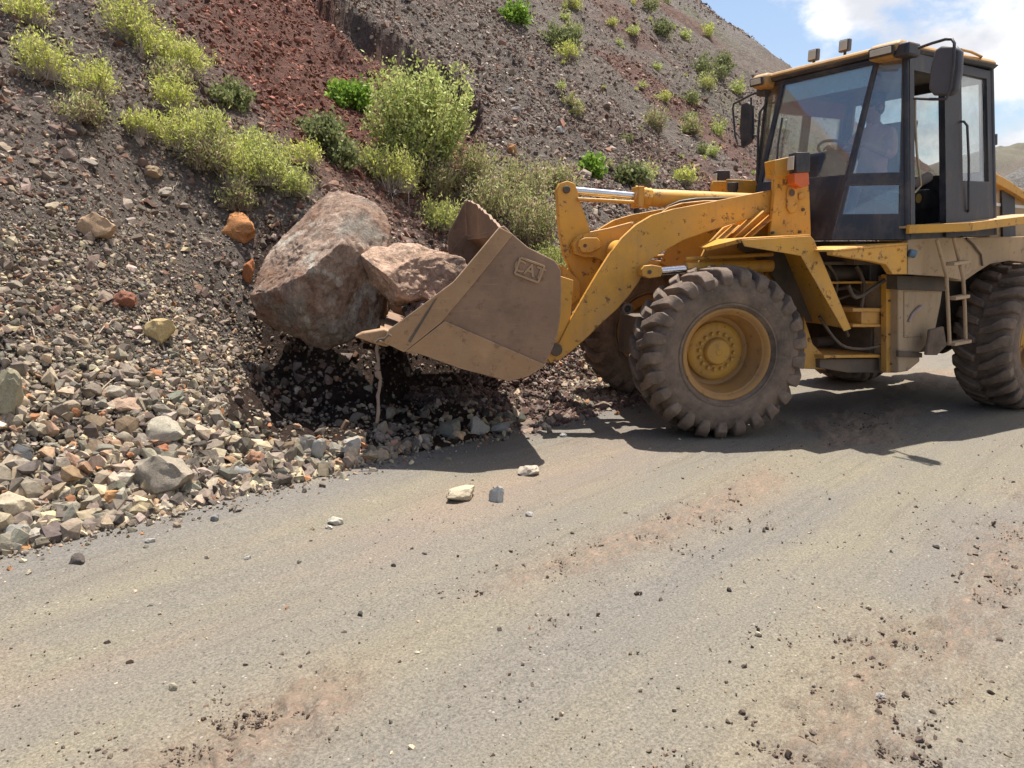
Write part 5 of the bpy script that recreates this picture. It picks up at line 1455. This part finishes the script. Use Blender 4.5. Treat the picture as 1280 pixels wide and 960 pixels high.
# seat, console and wheel
seat = part(MB().slab(RF, [(-.20, 2.06), (-.20, 2.16), (-.62, 2.16), (-.62, 2.06)], -.25, .25), 'seat', SEATM, bevel=.03)
part(MB().slab(RF, [(-.58, 2.17), (-.68, 2.17), (-.78, 2.85), (-.70, 2.85)], -.24, .24), 'backrest', SEATM, seat, bevel=.03)
part(MB().box(RF, -.55, -.25, -.2, .2, 1.74, 2.05), 'seat_base', DARK, seat)
ax0, az0_ = RF.xz(1150, 228, .42)
part(MB().tube([RF.w(ax0 + .16, .40, az0_ - .04), RF.w(ax0, .40, az0_), RF.w(ax0 - .16, .40, az0_ + .06)], [.035, .05, .05], 12), 'armrest', CLOTH, seat)
part(MB().slab(RF, RX([(1137, 238), (1163, 236), (1163, 262), (1137, 263)], .42), .34, .42), 'side_console', SEATM, bevel=.01)
part(MB().tube([at(1148, 248, .422, RF), at(1148, 248, .422, RF) + RF.l * .004], .045, 16), 'round_badge', GOLD, bevel=0)
col = part(MB().slab(RF, [(.62, 1.75), (.35, 1.75), (.20, 2.42), (.30, 2.50), (.58, 2.46)], -.26, .20), 'dashboard', BLACKP, bevel=.03)
swc = RF.w(.10, 0, 2.52); swn = RF.f * -.45 + np.array([0, 0, .9]); swn /= np.linalg.norm(swn)
e1_ = RF.l; e2_ = np.cross(swn, e1_)
ring = [swc + (e1_ * math.cos(a) + e2_ * math.sin(a)) * .19 for a in np.linspace(0, 2 * math.pi, 33)]
sw = part(MB().tube(ring, .014, 10, cap=False), 'steering_wheel', SEATM, bevel=0)
part(MB().tube([swc, swc - swn * .25], .025, 10).plate([swc - e1_ * .19 - e2_ * .02, swc + e1_ * .19 - e2_ * .02, swc + e1_ * .19 + e2_ * .02, swc - e1_ * .19 + e2_ * .02], .012), 'steering_column', SEATM, sw, bevel=0)
# grab handles
part(MB().tube([at(1144, 122, .80, RF), at(1144, 150, .82, RF), at(1146, 190, .85, RF), at(1150, 222, .86, RF), at(1151, 232, .82, RF), at(1144, 240, .8, RF), at(1132, 243, .8, RF)], .010, 10), 'grab_handle', simple('worn_brass_rail', (.42, .33, .22), .5), cab, bevel=0)
part(MB().tube([at(1196, 152, .80, RF), at(1205, 152, .86, RF), at(1209, 157, .88, RF), at(1211, 200, .90, RF), at(1211, 262, .92, RF), at(1208, 268, .88, RF), at(1200, 268, .86, RF)], .011, 10), 'grab_handle', BLACKP, cab, bevel=0)
# far front handrail standing beside the far mirror
part(MB().tube([at(968, 128, -.72, RF), at(957, 131, -.76, RF), at(950, 140, -.8, RF), at(948, 160, -.8, RF), at(946, 240, -.8, RF), at(946, 262, -.8, RF)], .012, 10), 'handrail', BLACKP, bevel=0)
# mirrors
MS = 1.05
mr = empty('mirror', (0, 0, 0), loader)
def mirror(shape_px, s, fr, mirx, arms, pr_):
    h = fr.pts(shape_px, s)
    return h
mx0 = .42
def mpt(u, v, x): s_, z_ = RF.sz(u, v, x); return RF.w(x, s_, z_)
hp_ = [(1168, 62), (1176, 57), (1194, 57), (1201, 64), (1200, 90), (1196, 114), (1188, 120), (1166, 119), (1160, 112), (1162, 86)]
F_pts = [mpt(u, v, mx0) for u, v in hp_]
part(MB().prism(F_pts, [p - RF.f * .055 for p in F_pts]), 'mirror_head', MIRB, mr, bevel=.018)
part(MB().tube([mpt(1148, 60, mx0), mpt(1165, 54, mx0), mpt(1182, 49, mx0), mpt(1190, 49, mx0 + .02), mpt(1193, 54, mx0 + .03), mpt(1192, 80, mx0 + .03), mpt(1188, 110, mx0 + .03), mpt(1183, 124, mx0 + .02), mpt(1165, 124, mx0), mpt(1143, 123, .33)], .012, 10), 'mirror_bracket', BLACKP, mr, bevel=0)
part(MB().box(RF, .28, .46, .74, .88, ZT - .06, ZT + .05), 'mirror_mount', BLACKP, mr, bevel=.02)
mr2 = empty('mirror', (0, 0, 0), loader)
f2 = [mpt(u, v, .25) for u, v in [(926, 130), (934, 127), (939, 131), (940, 172), (934, 180), (926, 184), (924, 160)]]
part(MB().prism(f2, [p - RF.f * .05 for p in f2]), 'mirror_head', BLACKP, mr2, bevel=.012)
part(MB().tube([mpt(956, 112, .25), mpt(940, 118, .25), mpt(917, 130, .27), mpt(916, 136, .27), mpt(919, 170, .27), mpt(923, 182, .27), mpt(930, 184, .27), mpt(938, 176, .27), mpt(939, 122, .27)], .011, 10), 'mirror_bracket', BLACKP, mr2, bevel=0)
part(MB().tube([mpt(934, 168, .27), mpt(948, 170, .2)], .009, 8), 'mirror_bracket', BLACKP, mr2, bevel=0)
part(MB().box(RF, .20, .34, -.86, -.74, ZT - .10, ZT - .01), 'mirror_mount', BLACKP, mr2, bevel=.02)
# exhaust stub seen over the arm
part(MB().tube([at(916, 252, -.35), at(916, 240, -.35), at(916, 236, -.35), at(916, 228, -.35)], [.04, .04, .055, .055], 16), 'filler_cap', BLACKP)
part(MB().lathe(at(912, 252, -.3), (0, 0, 1), [(-.05, .09), (.02, .09), (.05, .06), (.055, .001)], 20), 'pipe_cover', YEL)

# ================================================================== hanging strap under the bucket corner
st_px = [(472, 430), (471, 440), (473, 452), (472, 464), (476, 474), (474, 488), (473, 505), (471, 528)]
Q = [at(u, v, BS - .12) for u, v in st_px]
mb = MB()
for i in range(len(Q) - 1):
    mb.tube([Q[i], (Q[i] + Q[i + 1]) / 2 + rng.normal(0, .008, 3), Q[i + 1]], [.012 + .014 * (i == 3) , .026 if i in (2, 3) else .015, .012], 8)
o = mb.build('strap', simple('muddy_strap', (.26, .19, .15), .95), origin=Q[0], smooth=60); tag(o, 'muddy twisted strap hanging from the tip of the loader bucket', 'strap')

# ================================================================== operator
def person():
    fr = RF
    J = {'pel': (-.42, .0, 2.22), 'sp1': (-.44, 0, 2.38), 'sp2': (-.45, 0, 2.55), 'ch': (-.44, 0, 2.68), 'nk': (-.41, 0, 2.79), 'hd0': (-.385, 0, 2.87), 'hd1': (-.37, 0, 2.95), 'hd2': (-.37, 0, 3.02),
         'shL': (-.43, .18, 2.70), 'elL': (-.30, .30, 2.47), 'wrL': (-.06, .20, 2.56), 'paL': (.0, .185, 2.575),
         'shR': (-.43, -.18, 2.70), 'elR': (-.30, -.30, 2.47), 'wrR': (-.06, -.20, 2.56), 'paR': (.0, -.185, 2.575),
         'hiL': (-.40, .10, 2.22), 'knL': (-.02, .15, 2.24), 'anL': (.10, .15, 1.84), 'toL': (.24, .16, 1.78),
         'hiR': (-.40, -.10, 2.22), 'knR': (-.02, -.15, 2.24), 'anR': (.10, -.15, 1.84), 'toR': (.24, -.16, 1.78)}
    Rd = dict(pel=.15, sp1=.14, sp2=.145, ch=.15, nk=.055, hd0=.075, hd1=.092, hd2=.08, shL=.07, elL=.05, wrL=.030, paL=.036, shR=.07, elR=.05, wrR=.030, paR=.036,
              hiL=.095, knL=.065, anL=.045, toL=.035, hiR=.095, knR=.065, anR=.045, toR=.035)
    E_ = [('pel', 'sp1'), ('sp1', 'sp2'), ('sp2', 'ch'), ('ch', 'nk'), ('nk', 'hd0'), ('hd0', 'hd1'), ('hd1', 'hd2'), ('ch', 'shL'), ('shL', 'elL'), ('elL', 'wrL'), ('wrL', 'paL'), ('ch', 'shR'), ('shR', 'elR'), ('elR', 'wrR'), ('wrR', 'paR'),
          ('pel', 'hiL'), ('hiL', 'knL'), ('knL', 'anL'), ('anL', 'toL'), ('pel', 'hiR'), ('hiR', 'knR'), ('knR', 'anR'), ('anR', 'toR')]
    for sd, sg in (('L', 1), ('R', -1)):
        b = np.array(J['pa' + sd])
        for k_ in range(4):
            o1 = (.045, sg * (-.028 + .018 * k_), .012 - .004 * k_); ln = (.85, 1, .95, .75)[k_]
            J['f%s%d' % (sd, k_)] = tuple(b + np.array(o1) * np.array([ln, 1, 1])); Rd['f%s%d' % (sd, k_)] = .010
            J['g%s%d' % (sd, k_)] = tuple(b + np.array(o1) * np.array([ln, 1, 1]) + np.array([.022 * ln, 0, -.028])); Rd['g%s%d' % (sd, k_)] = .009
            E_ += [('pa' + sd, 'f%s%d' % (sd, k_)), ('f%s%d' % (sd, k_), 'g%s%d' % (sd, k_))]
        J['t' + sd] = tuple(b + np.array((.012, -sg * .045, -.004))); Rd['t' + sd] = .011; E_.append(('pa' + sd, 't' + sd))
    keys = list(J); ix = {k_: i for i, k_ in enumerate(keys)}; O = fr.w(-.42, 0, 2.16)
    me = bpy.data.meshes.new('person'); me.from_pydata([tuple(fr.w(J[k_][0], J[k_][1], J[k_][2]) - O) for k_ in keys], [(ix[a], ix[b]) for a, b in E_], [])
    o = bpy.data.objects.new('person', me); COL.objects.link(o); o.location = [float(c) for c in O]
    md = o.modifiers.new('skin', 'SKIN')
    for i, k_ in enumerate(keys): me.skin_vertices[0].data[i].radius = (Rd[k_], Rd[k_])
    me.skin_vertices[0].data[0].use_root = True
    md.use_smooth_shade = True
    sb = o.modifiers.new('sub', 'SUBSURF'); sb.levels = 2; sb.render_levels = 2
    dg = bpy.context.evaluated_depsgraph_get(); m2 = bpy.data.meshes.new_from_object(o.evaluated_get(dg)); o.modifiers.clear(); o.data = m2
    m2.materials.clear()
    for m_ in (SKIN, SHIRT, TROUS): m2.materials.append(m_)
    for p in m2.polygons:
        c = np.array(p.center) + O; z = c[2]; x = float((c - fr.o) @ fr.f); s_ = abs(float((c - fr.o) @ fr.l))
        if z > 2.80: k_ = 0
        elif z < 2.30 and not (s_ > .17 and z > 2.4): k_ = 2
        elif x > -.22 and z > 2.40: k_ = 0
        else: k_ = 1
        p.material_index = k_
    # push out a nose, brows and chin, add ears
    H = fr.w(-.37, 0, 2.95) - O
    for v_ in m2.vertices:
        c = np.array(v_.co) - H
        if c[2] > -.12 and abs(c[2]) < .14:
            fx_ = c @ fr.f; sx = c @ fr.l
            if fx_ > .03:
                add_ = .024 * math.exp(-(sx / .016) ** 2 - ((c[2] + .005) / .025) ** 2) - .010 * (math.exp(-((abs(sx) - .032) / .014) ** 2 - ((c[2] - .02) / .012) ** 2)) + .006 * math.exp(-(sx / .03) ** 2 - ((c[2] + .05) / .012) ** 2)
                v_.co = Vector(np.array(v_.co) + fr.f * add_)
    tag(o, 'operator seated in the loader cab wearing dark cap and reddish shirt, hands on steering wheel', 'person')
    def kid(mb, nm, m_, sm=60):
        ob = mb.build(nm, m_, None, smooth=sm); ob.data.transform(Matrix.Translation(-Vector(O))); ob.parent = o; return ob
    hc = fr.w(-.372, 0, 3.0)
    cp = MB().lathe(hc, (0, 0, 1), [(-.02, .105), (.03, .106), (.065, .09), (.09, .05), (.095, .001)], 28)
    br = [hc + fr.f * (.09 + .09 * math.cos(a)) + fr.l * .085 * math.sin(a) + np.array([0, 0, .0]) for a in np.linspace(-1.5, 1.5, 11)]
    cp.prism(br, [p - np.array([0, 0, .012]) for p in br]); kid(cp, 'cap', CAPM)
    kid(MB().lathe(hc - fr.f * .02, (0, 0, 1), [(-.10, .075), (-.07, .094), (-.02, .098), (.0, .09)], 24), 'hair', HAIR)
    for sg in (1, -1):
        e = fr.w(-.372 + .078, .032 * sg, 2.968); kid(MB().lathe(e, fr.f, [(-.01, .001), (-.008, .010), (.004, .010), (.009, .005), (.010, .001)], 10), 'eye', HAIR)
        kid(MB().lathe(fr.w(-.375, .088 * sg, 2.955), fr.l, [(-.01, .02), (0, .028), (.008, .026), (.01, .001)], 12), 'ear', SKIN)
    kid(MB().box(fr, -.285, -.278, -.022, .022, 2.898, 2.906), 'mouth', simple('lips', (.25, .09, .07), .6))
person()
bpy.context.view_layer.update()
